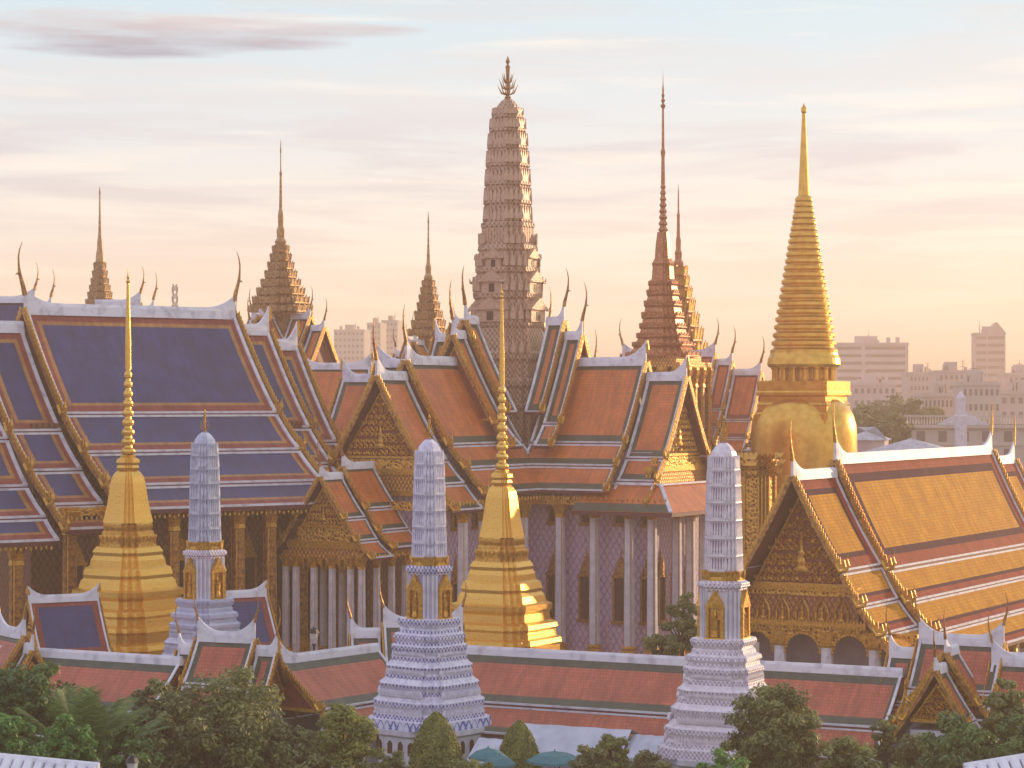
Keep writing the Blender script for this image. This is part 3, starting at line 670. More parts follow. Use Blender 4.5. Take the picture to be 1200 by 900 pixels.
for cx in (-6.2, -2.07, 2.07, 6.2):
    ar.box(X-.02, X+.55, cx-.46, cx+.46, 7.75, 8.9, 1)
    for k in range(6): ar.leafshape((X-.08, cx-.4+k*.16, 8.6), (1, 0, 0), (0, 0, -1), .2, 1.1, .05, 1)
    ar.prof(SQ, [(.5, 7.5), (.56, 7.65), (.42, 7.76)], 1, X+.25, cx)
ar.build('arcade_fretwork', ['gold_relief', 'gold'], yh)
cc = MB(); cc.prof(RED, [(.62, 0), (.62, .4), (.5, .5), (.44, 6.9), (.52, 7.2)]); c0 = cc.build('porch_column', 'white_clean', yh, (X+.25, -6.2, .3))
for cx in (-2.07, 2.07, 6.2): dup_part(c0, (X+.25, cx, .3))
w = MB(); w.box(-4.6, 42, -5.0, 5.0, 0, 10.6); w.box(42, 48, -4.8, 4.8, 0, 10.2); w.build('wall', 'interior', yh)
w = MB(); w.box(-8.6, 51, -9.6, 9.6, 0, .3); w.build('plinth', 'white_plaster', yh)
c1 = column_mesh(6.3, .42).build('column', ['white_plaster', 'gold'], yh, (2, -9.2, .3))
for k in range(1, 12): dup_part(c1, (2+k*3.6, -9.2, .3))
d = MB(); d.box(-4.75, -4.61, -.9, .9, .3, 5.2); d.build('door', 'dark_wood', yh)

# ------------------------------------------------------------------ cloister gallery
GT = ('tile_green', 'tile_green', 'tile_pink'); PAT_G = ((.45, 1.0, .95, .02), (.5, 0, .7, .02))
GZ = 8.25
def gt(zr=GZ, k=1.0): return [(0, zr, 4.0*k, zr-3.35), (4.15*k, zr-3.65, 6.2*k, zr-5.3)]
def gallery(p0, p1, label, ends=(0, 0)):
    d = Vector((p1[0]-p0[0], p1[1]-p0[1], 0)); L = d.length
    t = thing('cloister_gallery', label, 'gallery', (p0[0], p0[1], 0), atan2(d.y, d.x), 'cloister gallery wings')
    roof_section(t, 0, L, gt(), PAT_G, GT, ends=ends, horns=(0, 0), flare=1.1, sc=.75, ridge_h=.55)
    for e_ in ((.25, -1), (L-.25, 1)): pediment(t, e_[0], e_[1], GZ-.3, 3.7, GZ-3.5, relief=False, name='gable_panel')
    w = MB(); w.box(.3, L-.3, -4.2, -3.8, 0, 4.4); w.box(.3, L-.3, 3.8, 4.2, 0, 3.0); w.build('wall', 'white_plaster', t)
    return t
gallery((-3.6, 188.3), (27.9, 172.3), 'long gallery wing with pale red and green tiled roof running between the two white prangs')
gallery((-17.4, 180.7), (-10.6, 190.0), 'short gallery wing with pink and green roof left of the left white prang', (1, 0))
gallery((-40.5, 188.4), (-24.6, 180.0), 'gallery wing with pink and green roof below the left golden chedi, behind trees')
gallery((36, 168.5), (52, 160), 'gallery wing with red and green roof at the far right edge')
def pavilion(label, c, rz, secs, arm=None, cat='gate pavilion', T=GT, PAT=((.6, .6, .6, .02), (.4, 0, .5, .02)), sc=.7, zbase=0, wid=.8, hh=2.2):
    t = thing('gate_pavilion', label, cat, (c[0], c[1], zbase), rz, 'gate pavilions on the cloister')
    for s0, s1, zr, k, en in secs:
        tt = [(0, zr, 2.6*k, zr-3.1), (2.75*k, zr-3.35, 4.3*k, zr-4.9)]
        roof_section(t, s0, s1, tt, PAT, T, ends=en, horns=en, hh=hh, flare=1.15, sc=sc, ridge_h=.8, tail=.9, horn_mat='gold_dark')
        for e, (se, o_) in enumerate(((s0, -1), (s1, 1))):
            if en[e]: pediment(t, se-o_*.35, o_, zr-.7, 2.3*k, zr-3.3, relief=False, name='gable_panel')
    smin = min(s[0] for s in secs); smax = max(s[1] for s in secs); zm = min(s[2] for s in secs)-3.6
    w = MB(); w.box(smin+.8, smax-.8, -2.6, 2.6, 0, zm); w.build('wall', 'white_plaster', t)
    if arm:
        for (s0, s1, zr, k) in arm:
            tt = [(0, zr, 2.5*k, zr-3.4), (2.65*k, zr-3.65, 4.0*k, zr-5.1)]
            roof_section(t, s0, s1, tt, PAT, T, ends=(0, 1), horns=(0, 1), hh=hh, flare=.9, sc=sc, ridge_h=.6, rot=radians(-90), tail=.9)
            pediment(t, s1-.6, 1, zr-.8, 2.2*k, zr-3.5, relief=True, cell=.36, rot=radians(-90), name='gable_panel', figure=False)
        w = MB(); w.box(0, arm[-1][1]-.8, -2, 2, 0, arm[-1][2]-4.2); w.build('porch_wall', 'white_plaster', t, None, radians(-90))
    return t
# right gate (near x 1120), its porch gable faces front-left
pavilion('gate pavilion with small carved front gable at lower right, half behind trees', (PX(1128, 171.5), 171.5), radians(-27),
         [(-3.2, 3.0, 10.6, .95, (1, 1)), (-5.4, -3.3, 9.5, .85, (1, 0)), (3.1, 5.2, 9.5, .85, (0, 1))], arm=[(1.5, 4.2, 10.2, .95), (4.3, 6.6, 9.2, .85)])
pavilion('gate pavilion with white upturned ridges in front of the blue tinted prang', (PX(268, 180.5), 180.5), radians(-20),
         [(-2.6, 2.2, 9.9, .9, (1, 1)), (-4.2, -2.7, 8.9, .8, (1, 0)), (2.3, 4.0, 9.0, .8, (0, 1))])
pavilion('gate pavilion with white upturned ridges behind the left white prang', (PX(487, 192.5), 192.5), radians(8),
         [(-2.6, 3.8, 9.9, .9, (1, 1)), (-5.2, -2.8, 9.1, .8, (1, 0))])
pavilion('gate pavilion with steep white ridges at the left picture edge', (PX(8, 188.5), 188.5), radians(-55),
         [(-1.5, 3.5, 9.6, .85, (1, 1)), (3.6, 5.0, 8.6, .75, (0, 1))])
pavilion('gate pavilion with red and green roof cut by the right picture edge', (PX(1205, 168.5), 168.5), radians(-27),
         [(-2.6, 3.0, 9.4, .85, (1, 1))])
# small blue salas between cloister and blue-roofed hall
def sala(label, c, rz, L=5.5):
    t = thing('sala', label, 'sala', (c[0], c[1], 0), rz, 'small blue roofed salas')
    zr = 10.9
    roof_section(t, -L/2, L/2, [(0, zr, 2.9, zr-4.4), (3.05, zr-4.7, 4.3, zr-5.9)], ((.7, .55, .7, .02), (.3, 0, .5, .02)), ('tile_red', 'tile_red', 'tile_blue'), horns=(0, 0), flare=.8, sc=.6, ridge_h=.75)
    pediment(t, -L/2+.4, -1, zr-.7, 2.6, zr-4.4, relief=True, cell=.45, figure=False); pediment(t, L/2-.4, 1, zr-.7, 2.6, zr-4.4, relief=False)
    w = MB(); w.box(-L/2+.5, L/2-.5, -2.9, 2.9, zr-6.3, zr-5.6); w.build('lintel', 'gold_dark', t)
    c_ = column_mesh(zr-6.3-.0, .25, 'white_plaster', 'gold', .6).build('column', ['white_plaster', 'gold'], t, (-L/2+.8, -2.6, 0))
    for x in (-L/2+.8, 0, L/2-.8):
        for y in (-2.6, 2.6):
            if (x, y) != (-L/2+.8, -2.6): dup_part(c_, (x, y, 0))
    w = MB(); w.box(-L/2, L/2, -3.4, 3.4, 0, .3); w.build('floor_slab', 'white_plaster', t)
sala('small open sala with blue and red roof left of the left golden chedi', (PX(72, 203), 204), radians(30), 6.2)
sala('small open sala with blue and red roof right of the blue tinted prang', (PX(272, 207), 208), radians(30), 6.2)

# ------------------------------------------------------------------ prangs (porcelain towers)
def small_prang(label, c, rz, k, mt, band, panel, ztop_px, Y, recess, glaze):
    """k = metres per 'photo pixel' of the middle tower; heights counted down from the tip of the dome"""
    t = thing('prang', label, 'prang', (c[0], c[1], 0), rz, 'porcelain covered prangs')
    zt = Z(ztop_px, Y)
    def p(h, y): return (h*k/1.09, zt-(y-513)*k)
    mb = MB()
    ys = [652, 635, 616, 597, 578, 560, 543]; hw = [21, 20.3, 19.8, 19.4, 18.9, 18.3, 17.3]
    pf = []
    for i, (yy, h) in enumerate(zip(ys, hw)):
        nx = ys[i+1] if i < 6 else 529; hn = hw[i+1] if i < 6 else 14
        pf += [p(h, yy), p(h, yy-2), p(h-2.2, yy-3), p(hn-1.4, nx+3), p(hn+.2, nx+1)]
    pf += [p(12.5, 524), p(8.5, 518.5), p(4.5, 515), p(.6, 513)]
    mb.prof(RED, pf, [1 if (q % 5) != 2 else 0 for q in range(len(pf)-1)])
    for i, (yy, h) in enumerate(zip(ys, hw)):
        nx = ys[i+1] if i < 6 else 528; r = h*k/1.09; hh_ = (yy-nx)*k*.86; z0 = zt-(yy-2-513)*k
        for x, y in RED: mb.leafshape((x*r*.95, y*r*.95, z0), (x, y, 0), (-x*.04, -y*.04, 1), .15*k/.0614, hh_, .06, 1)
        for q in range(4):
            for j in (-.36, -.18, 0, .18, .36):
                x, y = [(1, j), (-j, 1), (-1, -j), (j, -1)][q]; mb.leafshape((x*r*.96, y*r*.96, z0), [(1, 0, 0), (0, 1, 0), (-1, 0, 0), (0, -1, 0)][q], (-x*.04, -y*.04, 1), .105*k/.0614, hh_, .06, 1)
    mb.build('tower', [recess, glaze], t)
    mb = MB(); mb.prof(RED, [p(22, 662), p(22, 660), p(20.5, 658), p(21.5, 653), p(20.5, 652)], 0)
    for x, y in RED: mb.leafshape((x*21.5*k/1.09, y*21.5*k/1.09, zt-(661-513)*k), (x, y, 0), (x*.1, y*.1, 1), .3*k/.0614, .62*k/.0614, .06, 0)
    mb.build('guardian_frieze', 'gold', t)
    mb = MB(); mb.prof(RED, [p(23.5, 724), p(23.5, 674), p(25, 672.5), p(25, 670.5), p(27.5, 668.5), p(27.5, 664.5), p(25, 663.5), p(23, 662)], [0, 1, 1, 1, 1, 1, 1]); mb.build('cella', [panel, 'porcelain_pale' if panel != 'lilac_panel' else 'porcelain_lilac'], t)
    for q in range(4):   # white pilasters at the corner steps
        pass
    mb = MB()
    for x, y in RED: mb.tube([(x*23.4*k/1.09, y*23.4*k/1.09, zt-(723-513)*k), (x*23.4*k/1.09, y*23.4*k/1.09, zt-(673-513)*k)], .11*k/.0614, 4)
    mb.build('pilasters', 'white_plaster', t)
    nb = MB(); r = 23.5*k/1.09; u = k/.0614; zb = zt-(722-513)*k
    nb.box(-.62*u, -.42*u, -r-.3*u, -r+.1, zb, zb+2.0*u); nb.box(.42*u, .62*u, -r-.3*u, -r+.1, zb, zb+2.0*u); nb.box(-.7*u, .7*u, -r-.34*u, -r+.1, zb-.1, zb)
    nb.loft([[(-.7*u, -r-.34*u, zb+1.95*u), (.7*u, -r-.34*u, zb+1.95*u), (0, -r-.34*u, zb+3.1*u)], [(-.7*u, -r, zb+1.95*u), (.7*u, -r, zb+1.95*u), (0, -r, zb+3.1*u)]])
    nb.box(-.4*u, .4*u, -r-.06, -r-.02, zb, zb+1.95*u)
    nb.prof(CIRC(8), [(.3*u, zb+.05), (.22*u, zb+.5*u), (.26*u, zb+1.0*u), (.28*u, zb+1.15*u), (.1*u, zb+1.25*u), (.13*u, zb+1.45*u), (.03*u, zb+1.8*u)], 0, 0, -r-.12*u)
    n0 = nb.build('niche', 'gold', t)
    for q in range(1, 4): dup_part(n0, (0, 0, 0), q*pi/2)
    mb = MB()
    base = [(68, 872), (66, 872), (66, 854), (70, 853), (70, 849)]
    seqs = [(67, 848), (66, 839), (60, 838), (60, 833), (56, 830), (58, 826), (60, 823), (60, 818), (56, 816), (54, 812), (50, 810), (50, 806), (53, 802), (54, 798), (50, 795), (47, 792), (47, 787), (44, 785), (46, 781), (47, 778), (43, 775), (41, 772), (41, 767), (38, 765), (40, 761), (41, 758), (41, 755), (37, 753), (36, 749), (39, 746), (38, 742), (33, 740), (32, 736), (30, 734), (33, 731), (34, 727), (33, 724), (26, 723)]
    mb.prof(RED2, [p(*q) for q in [(67, 849)]+seqs], [1 if 838 < (seqs[i][1]) <= 848 else (0 if abs(([(67, 849)]+seqs)[i][0]-seqs[i][0]) < 1.5 else 2) for i in range(len(seqs))])
    # small brackets in the recesses
    for (h, y0, hgt) in ((54.5, 812, .9), (45.2, 787, .75), (38.8, 767, .65), (58, 833, .9)):
        rr = h*k/1.09; n = 9
        for q in range(4):
            for j in range(-n, n+1):
                v_ = j/n*.62; x, y = [(1, v_), (-v_, 1), (-1, -v_), (v_, -1)][q]
                mb.leafshape((x*rr, y*rr, zt-(y0-513)*k), [(1, 0, 0), (0, 1, 0), (-1, 0, 0), (0, -1, 0)][q], (0, 0, 1), .26*u, hgt*u*.55, .10, 2)
    mb.build('base', [mt, band, glaze], t)
    mb = MB(); zg = zt-(1000-513)*k
    mb.prof(OCT, [(70*k/1.09, min(-.2, zg)), (70*k/1.09, .5), (66*k/1.09, .6), p(66, 858), p(71, 855), p(71, 849)], 0)
    mb.build('plinth', 'white_plaster', t)
    zz = p(0, 872)[1]; R_ = 66*k/1.09*1.05*cos(pi/8); v0 = None
    mb = MB(); pts = [(-.22*u, -.5*u), (.22*u, -.5*u), (.22*u, .2*u), (.1*u, .38*u), (0, .42*u), (-.1*u, .38*u), (-.22*u, .2*u)]
    mb.loft([[(o_, a, b) for a, b in pts] for o_ in (-.04, .03)], 0)
    for q in range(8):
        an = q*pi/4; tx, ty = -sin(an), cos(an)
        for off in (-1.5, -.5, .5, 1.5):
            l = (cos(an)*(R_+.01)+tx*off*u, sin(an)*(R_+.01)+ty*off*u, zz+.2*u)
            if v0 is None: v0 = mb.build('arched_vent', 'dark_wood', t, l, an)
            else: dup_part(v0, l, an)
    mb = MB(); trident(mb, zt-.12, 30*k); mb.build('finial', 'gold', t)
    return t
small_prang('white and lilac porcelain prang with blue patterned base, left of centre', (PX(503, 174), 174), radians(-40), 174/F, 'porcelain_lilac', 'porcelain_blue_band', 'lilac_panel', 513, 174, 'recess_lilac', 'glaze_lilac')
small_prang('pale pinkish white prang in front of the yellow roofed hall', (PX(848, 165), 165), radians(-27), 165/F*1.09, 'porcelain_pale', 'porcelain_pale', 'white_clean', 517, 165, 'recess_pale', 'glaze_pale')
small_prang('blue tinted slim prang beside the left golden chedi', (PX(240, 195), 195), radians(-42), 195/F*.93, 'porcelain_blue', 'porcelain_blue', 'porcelain_blue', 505, 195, 'recess_blue', 'glaze_blue')

# ------------------------------------------------------------------ golden chedis in front
def chedi(c, zshift, rz):
    Y = 215; k = Y/F
    t = thing('golden_chedi', 'slim golden chedi in front of the blue roofed hall, left', 'chedi', (c[0], c[1], zshift), rz, 'slim golden chedis')
    def p(h, y, kk=None): return (h*k/((1.0 if y < 613 else .955) if kk is None else kk), Z(y, Y))
    PL = RED2
    mb = MB(); seq = [(66, 815), (66, 767), (64, 765), (64, 758), (66, 756), (64, 750), (60, 748), (60, 738), (62, 735), (61, 730), (57, 728), (56, 720), (58, 717), (57, 712), (50, 709), (49, 700), (52, 696), (52, 690), (46, 688), (44, 680), (41, 676), (42, 672), (40, 665), (35.5, 662), (34.5, 655), (32, 650), (33, 646), (30, 641), (29, 640)]
    mb.prof(PL, [p(*q) for q in seq])
    for (h, y0, hg) in ((57, 728, 1.0), (47.5, 688, .9), (60.5, 748, .9), (38, 662, .6)):
        r = h*k/1.09
        for q in range(4):
            for j in range(-5, 6):
                v_ = j/5*.55; x, y = [(1, v_), (-v_, 1), (-1, -v_), (v_, -1)][q]
                if abs(j) > 3 or hg < .8 or True: mb.prof(CIRC(5), [(.16, Z(y0, Y)-.05), (.12, Z(y0, Y)+.3*hg), (.16, Z(y0, Y)+.45*hg), (.05, Z(y0, Y)+.65*hg)], 0, x*r*1.0, y*r*1.0)
    mb.build('stepped_base', 'gold_leaf', t)
    mb = MB(); mb.prof(RED, [p(29, 640), p(28.5, 637), p(28, 629), p(26.5, 626), p(26, 623), p(24, 621), p(25, 617), p(25, 614), p(24.6, 612)])
    r = 27.5*k/1.0
    for x, y in RED: mb.leafshape((x*r, y*r, Z(638, Y)), (x, y, 0), (x*.25, y*.25, 1), .35, .85, .08)
    for q in range(4):
        for j in (-.4, -.2, 0, .2, .4):
            x, y = [(1, j), (-j, 1), (-1, -j), (j, -1)][q]; mb.leafshape((x*r, y*r, Z(638, Y)), [(1, 0, 0), (0, 1, 0), (-1, 0, 0), (0, -1, 0)][q], (x*.25, y*.25, 1), .4, .85, .08)
    mb.build('lotus_throne', 'gold', t)
    mb = MB(); mb.prof(RED2, [p(24.6, 612), p(22.6, 603), p(20.2, 590), p(18.2, 575), p(16.8, 565), p(15, 558), p(12, 553), p(9.5, 551)])
    mb.build('bell', 'gold_leaf', t)
    mb = MB(); mb.prof(RED, [p(11, 551), p(12, 548), p(11, 545), p(12.5, 542), p(12, 538), p(8, 536), p(8, 533)])
    n = 9; z = 533
    for i in range(n):
        h = 8.6-.5*i; nz_ = 533-(i+1)*11.2
        mb.prof(CIRC(12), [p(h*.62, z), p(h*.95, z-1.5), p(h, z-4), p(h*.9, z-6.5), p(h*.6, z-8.5), p(h*.55, nz_)]); z = nz_
    mb.build('lotus_rings', 'gold_leaf', t)
    mb = MB(); mb.prof(CIRC(10), [p(3.6, 433), p(3.4, 400), p(2.2, 360), p(1.6, 332), p(2.6, 330), p(1.0, 327), p(1.8, 325), p(.6, 321), p(.1, 313)]); mb.build('spire', 'gold_leaf', t)
    return t
ch = chedi((PX(150, 215), 215), 0, radians(-33))
c2 = copy_tree(ch); c2.location = (PX(588, 216), 216, -1.35); c2.rotation_euler = (0, 0, radians(-30)); c2.scale = (.93, .93, 1.0)
c2['label'] = 'slim golden chedi in front of the orange roofed cross-shaped hall, centre'

# big golden chedi
Y = 290; kk = Y/F
bc = thing('great_chedi', 'massive golden bell-shaped chedi with ringed cone spire, right of centre', 'chedi', (PX(942, Y), Y, 0), radians(-28))
def p(h, y, d=1.0): return (h*kk/d, Z(y, Y))
mb = MB(); mb.prof(CIRC(64), [p(92, 760), p(92, 700), p(86, 695), p(86, 680), p(80, 676), p(80, 660), p(74, 655), p(74, 640), p(70, 636), p(70, 620), p(66, 612), p(64, 600), p(62.5, 570), p(62, 540), p(62, 512), p(61, 498), p(58, 487), p(52, 476), p(42, 468), p(20, 463)]); mb.build('bell', 'gold_smooth', bc, smooth=True)
mb = MB(); a_ = 59/1.366
sq = [(1, .9), (.97, .9), (.97, .97), (.9, .97), (.9, 1)]
SQR = []
for q in range(4):
    for x, y in sq:
        for _ in range(q): x, y = -y, x
        SQR.append((x, y))
mb.prof(SQR, [p(a_*1.03, 516), p(a_*1.03, 485), p(a_*.99, 483), p(a_*.99, 476), p(a_*1.0, 474), p(a_*.93, 470), p(a_*.93, 465), p(a_*1.02, 463), p(a_*1.02, 460), p(a_, 458), p(a_, 447), p(a_*.95, 446)]); mb.build('square_throne', 'gold_smooth', bc)
mb = MB(); mb.prof(CIRC(32), [p(24, 447), p(24, 430)])
mb.build('spire_core', 'gold_leaf', bc)
cm = MB(); cm.prof(CIRC(10), [(.5, 0), (.5, .15), (.34, .25), (.34, 1.35), (.5, 1.5), (.5, 1.62)]); c0 = None
for q in range(16):
    an = q*pi/8; l = (cos(an)*34*kk, sin(an)*34*kk, Z(446.5, Y))
    if c0 is None: c0 = cm.build('throne_column', 'gold_smooth', bc, l)
    else: dup_part(c0, l)
mb = MB(); pf = [p(41, 430.5), p(43, 427), p(42, 420), p(40, 416)]; n = 23; y0 = 416
for i in range(n):
    u = i/n; h = 39.5*(1-u)**1.12+9.5*u; st = 9.7*(1-u)+6.3*u; y1 = y0-st
    pf += [p(h*.92, y0), p(h*1.0, y0-st*.25), p(h*1.0, y0-st*.6), p(h*.90, y0-st*.85)]; y0 = y1
pf += [p(8.2, y0), p(8.2, 232), p(6.6, 229)]
pf = [q for i, q in enumerate(pf) if i == 0 or q[1] > pf[i-1][1]]
mb.prof(CIRC(40), pf); mb.build('ringed_cone', 'gold_smooth', bc)
mb = MB(); mb.prof(CIRC(16), [p(6.8, 230), p(6.6, 226), p(2.4, 140), p(2.0, 133), p(3.2, 131), p(3.4, 127), p(1.4, 124), p(.2, 121)]); mb.build('needle', 'gold_smooth', bc)

# ------------------------------------------------------------------ tiered spires
def tier_spire(mb, steps, Y, m=0, m2=1, plan=RED, leaf=1.0):
    """steps: list of (half px, y of storey foot) going up; then a needle"""
    k = Y/F
    for i, (h, y0) in enumerate(steps[:-1]):
        hn, y1 = steps[i+1]; r = h*k/1.1; rn = hn*k/1.1; z0 = Z(y0, Y); z1 = Z(y1, Y); d = z1-z0
        mb.prof(plan, [(r, z0), (r, z0+.14*d), (r*.9, z0+.22*d), (rn*.93, z0+.8*d), (rn*1.02, z1)], m)
        for x, y in plan:
            mb.leafshape((x*r*.98, y*r*.98, z0+.1*d), (x, y, 0), (x*.12, y*.12, 1), max(.25, r*.13), max(.5, d*.75)*leaf, .06, m2)
        for q in range(4):
            for j in (-.3, 0, .3):
                x, y = [(1, j), (-j, 1), (-1, -j), (j, -1)][q]; mb.leafshape((x*r*.98, y*r*.98, z0+.1*d), [(1, 0, 0), (0, 1, 0), (-1, 0, 0), (0, -1, 0)][q], (x*.1, y*.1, 1), max(.25, r*.2), max(.5, d*.9)*leaf, .06, m2)
def needle(mb, steps, Y, m=0, n=8):
    k = Y/F; mb.prof(CIRC(n), [(h*k, Z(y, Y)) for h, y in steps], m)
# the mondop (tall slender, 775) and the more distant spire behind it (792)
Y = 305
mo = thing('mondop', 'dark gold square pavilion with the tallest needle spire, right of the carved tower', 'pavilion', (PX(777, Y), Y, 0), TH)
mb = MB(); tier_spire(mb, [(44, 418), (36, 405), (31, 395), (27.5, 384), (25, 372), (22, 358), (19, 345), (17.5, 333)], Y, leaf=.45)
k = Y/F
mb.prof(RED, [(17*k/1.1, Z(333, Y)), (17.5*k/1.1, Z(330, Y)), (13*k/1.1, Z(327, Y)), (12*k/1.1, Z(312, Y)), (13*k/1.1, Z(309, Y)), (9.5*k/1.1, Z(303, Y)), (8.5*k/1.1, Z(287, Y)), (6.5*k/1.1, Z(272, Y))], 0)
mb.build('tiered_roof', ['spire_red', 'spire_red'], mo)
mb = MB(); st = []; z = 272
for i in range(8):
    h = 6.3-.42*i; st += [(h*.65, z), (h, z-2.5), (h*.62, z-6)]; z -= 7.2
st += [(2.6, z), (2.0, 185), (3.0, 178), (1.8, 174), (1.2, 128)]
for i in range(4): st += [(3.4-.7*i, 101+23-i*6), (1, 101+20-i*6)]
st += [(.5, 98), (.05, 82)]
needle(mb, st, Y); mb.build('spire', 'spire_red', mo)
w = MB(); w.box(-3.6, 3.6, -3.6, 3.6, 2, Z(418, Y)); w.box(-4.6, 4.6, -4.6, 4.6, Z(425, Y)-.6, Z(425, Y)); w.build('wall', 'gold_lattice', mo)
c0 = column_mesh(20, .55, 'gold_dark', 'gold', 1.6).build('column', ['gold_dark', 'gold'], mo, (-4.2, -4.2, Z(425, Y)-20.6))
for i in range(5):
    for (x, y) in ((-4.2+2.1*i, -4.2), (4.2, -4.2+2.1*i), (-4.2, -4.2+2.1*i)):
        if (round(x, 1), round(y, 1)) != (-4.2, -4.2): dup_part(c0, (x, y, Z(425, Y)-20.6))
Y = 345
s2 = thing('spired_hall', 'hall with stepped gilt spire just behind the tallest needle spire', 'pavilion', (PX(795, Y), Y, 0), TH)
mb = MB(); tier_spire(mb, [(38, 430), (33, 415), (28, 400), (23, 383), (18.5, 366), (15, 350), (12, 336), (10, 323), (8, 312)], Y, leaf=1.1)
needle(mb, [(6, 313), (6.5, 308), (4, 304), (4.5, 296), (3, 292), (3.2, 282), (2.1, 276), (1.7, 255), (2.0, 252), (1.1, 249), (.8, 228), (.1, 215)], Y); mb.build('tiered_spire', ['spire_red', 'gold'], s2)
w = MB(); w.box(-5.5, 5.5, -5.5, 5.5, 0, Z(430, Y)); w.build('wall', 'gold_relief', s2)

# cross-gabled halls with spires at the back left
def spired(label, px, Y, base_y, steps, nd, arm_px, ridge_y, rz=TH, T=T_OR, base_z=0):
    t = thing('spired_hall', label, 'spired hall', (PX(px, Y), Y, 0), rz, 'distant halls with stepped spires')
    mb = MB(); tier_spire(mb, steps, Y, leaf=1.0); needle(mb, nd, Y); mb.prof(SQ, [(steps[0][0]*.36*Y/F, 0), (steps[0][0]*.36*Y/F, Z(steps[0][1], Y))], 0); mb.build('tiered_spire', ['spire_tan', 'spire_tan'], t)
    k = Y/F; L = arm_px*k; zr = Z(ridge_y, Y)
    if L > 0:
        for a in range(4):
            for i, (s0, s1, dz) in enumerate(((L*.25, L*.68, 0), (L*.7, L, -1.6))):
                roof_section(t, s0, s1, [(0, zr+dz, 3.6, zr-5.6+dz), (3.8, zr-5.9+dz, 5.6, zr-8+dz)], ((.6, .6, .7, .02), (.4, 0, .7, .02)), T, ends=(0, 1), hh=3.0, flare=1, rot=a*pi/2, sc=.9)
            pediment(t, L-.5, 1, zr-2.5, 3.3, zr-7.2, relief=False, rot=a*pi/2)
            w = MB(); w.box(0, L-1, -3.6, 3.6, 0, zr-8); w.build('wall', 'wall_pale', t, None, a*pi/2)
    return t
spired('distant hall with golden stepped spire above the blue roof, carrying gilt gables', 329, 330, 400,
       [(37, 366), (33, 356), (28, 345.5), (23, 335.5), (18.5, 325.5), (15, 315.5), (12, 305.5), (9.5, 296), (7.5, 287)],
       [(6, 288), (7, 283), (4.5, 279), (5, 270), (3.2, 265), (3.4, 252), (2.0, 244), (1.3, 205), (1.8, 203), (.8, 200), (.6, 180), (1.1, 178), (.1, 163)], 62, 372)
spired('distant hall with slim stepped spire left of the carved tower', 502, 345, 405,
       [(24, 394), (19.5, 384), (15.8, 373.5), (12.8, 363), (10.6, 353), (8.8, 344), (7.2, 335.5), (6, 328)],
       [(5, 329), (5.5, 325), (3.4, 321), (3.6, 313), (2.2, 308), (1.2, 285), (.8, 262), (1.2, 260), (.1, 247)], 46, 402)
spired('smallest distant stepped spire above the blue roof at far left', 117, 420, 365,
       [(18.5, 368), (16.5, 358), (14, 349.5), (12, 341), (10.2, 333), (8.4, 325), (6.8, 316), (5.5, 307)],
       [(5, 307), (4.2, 296), (3.4, 293), (3, 283), (2, 276), (1.2, 250), (.8, 228), (1.3, 226), (.1, 218)], 0, 0)
def hall(label, px0, px1, Y, ridge_y, rz, secs, T=T_OR, cat='temple hall', name='rear_hall', hgt=8.5):
    X0 = PX(px0, Y); t = thing(name, label, cat, (X0, Y, 0), rz, 'roofs behind the main halls')
    for s0, s1, ry, en, hs in secs:
        zr = Z(ry, Y)
        roof_section(t, s0, s1, [(0, zr, 3.8, zr-6), (4, zr-6.3, 5.6, zr-8.3), (5.8, zr-8.6, 7.4, zr-10.4)], ((.6, .6, .8, .02), (.4, 0, .7, .02)), T, ends=en, horns=hs, hh=3.4, flare=1.2, sc=.95)
    s_a = min(s[0] for s in secs)+1; s_b = max(s[1] for s in secs)-1
    w = MB(); w.box(s_a, s_b, -5.6, 5.6, 0, Z(max(s[2] for s in secs), Y)-9.6); w.build('wall', 'wall_umber', t)
    for s0, s1, ry, en, hs in secs:
        for e, (se, o_) in enumerate(((s0, -1), (s1, 1))):
            if en[e]: pediment(t, se-o_*.5, o_, Z(ry, Y)-1.2, 3.4, Z(ry, Y)-6.4, relief=False)
    return t
hall('red roofed hall between the needle spires and the great golden chedi', 830, 890, 315, 437, radians(-24), [(-12, 1.0, 415, (1, 1), (1, 1)), (1.1, 3.3, 425, (0, 1), (0, 1)), (3.4, 7.2, 437, (0, 1), (0, 1))], T=('tile_red', 'tile_red', 'tile_orange'))
hall('distant dark ridge with gilt horns behind the blue roof, far left', 10, 60, 300, 352, radians(8), [(-9, 3.2, 352, (1, 1), (1, 1)), (3.3, 5.2, 360, (0, 1), (0, 1))], T=('tile_plum', 'tile_red', 'tile_blue'))
hall('distant dark ridge with gilt horn right of the smallest spire', 140, 175, 300, 356, radians(8), [(-3, 2.6, 356, (0, 1), (0, 1)), (2.7, 4.2, 363, (0, 1), (0, 1))], T=('tile_plum', 'tile_red', 'tile_blue'))
hall('orange roofed rear hall under the gilt gable left of centre', 380, 415, 300, 432, radians(-10), [(-3, 6, 430, (1, 1), (0, 0))])

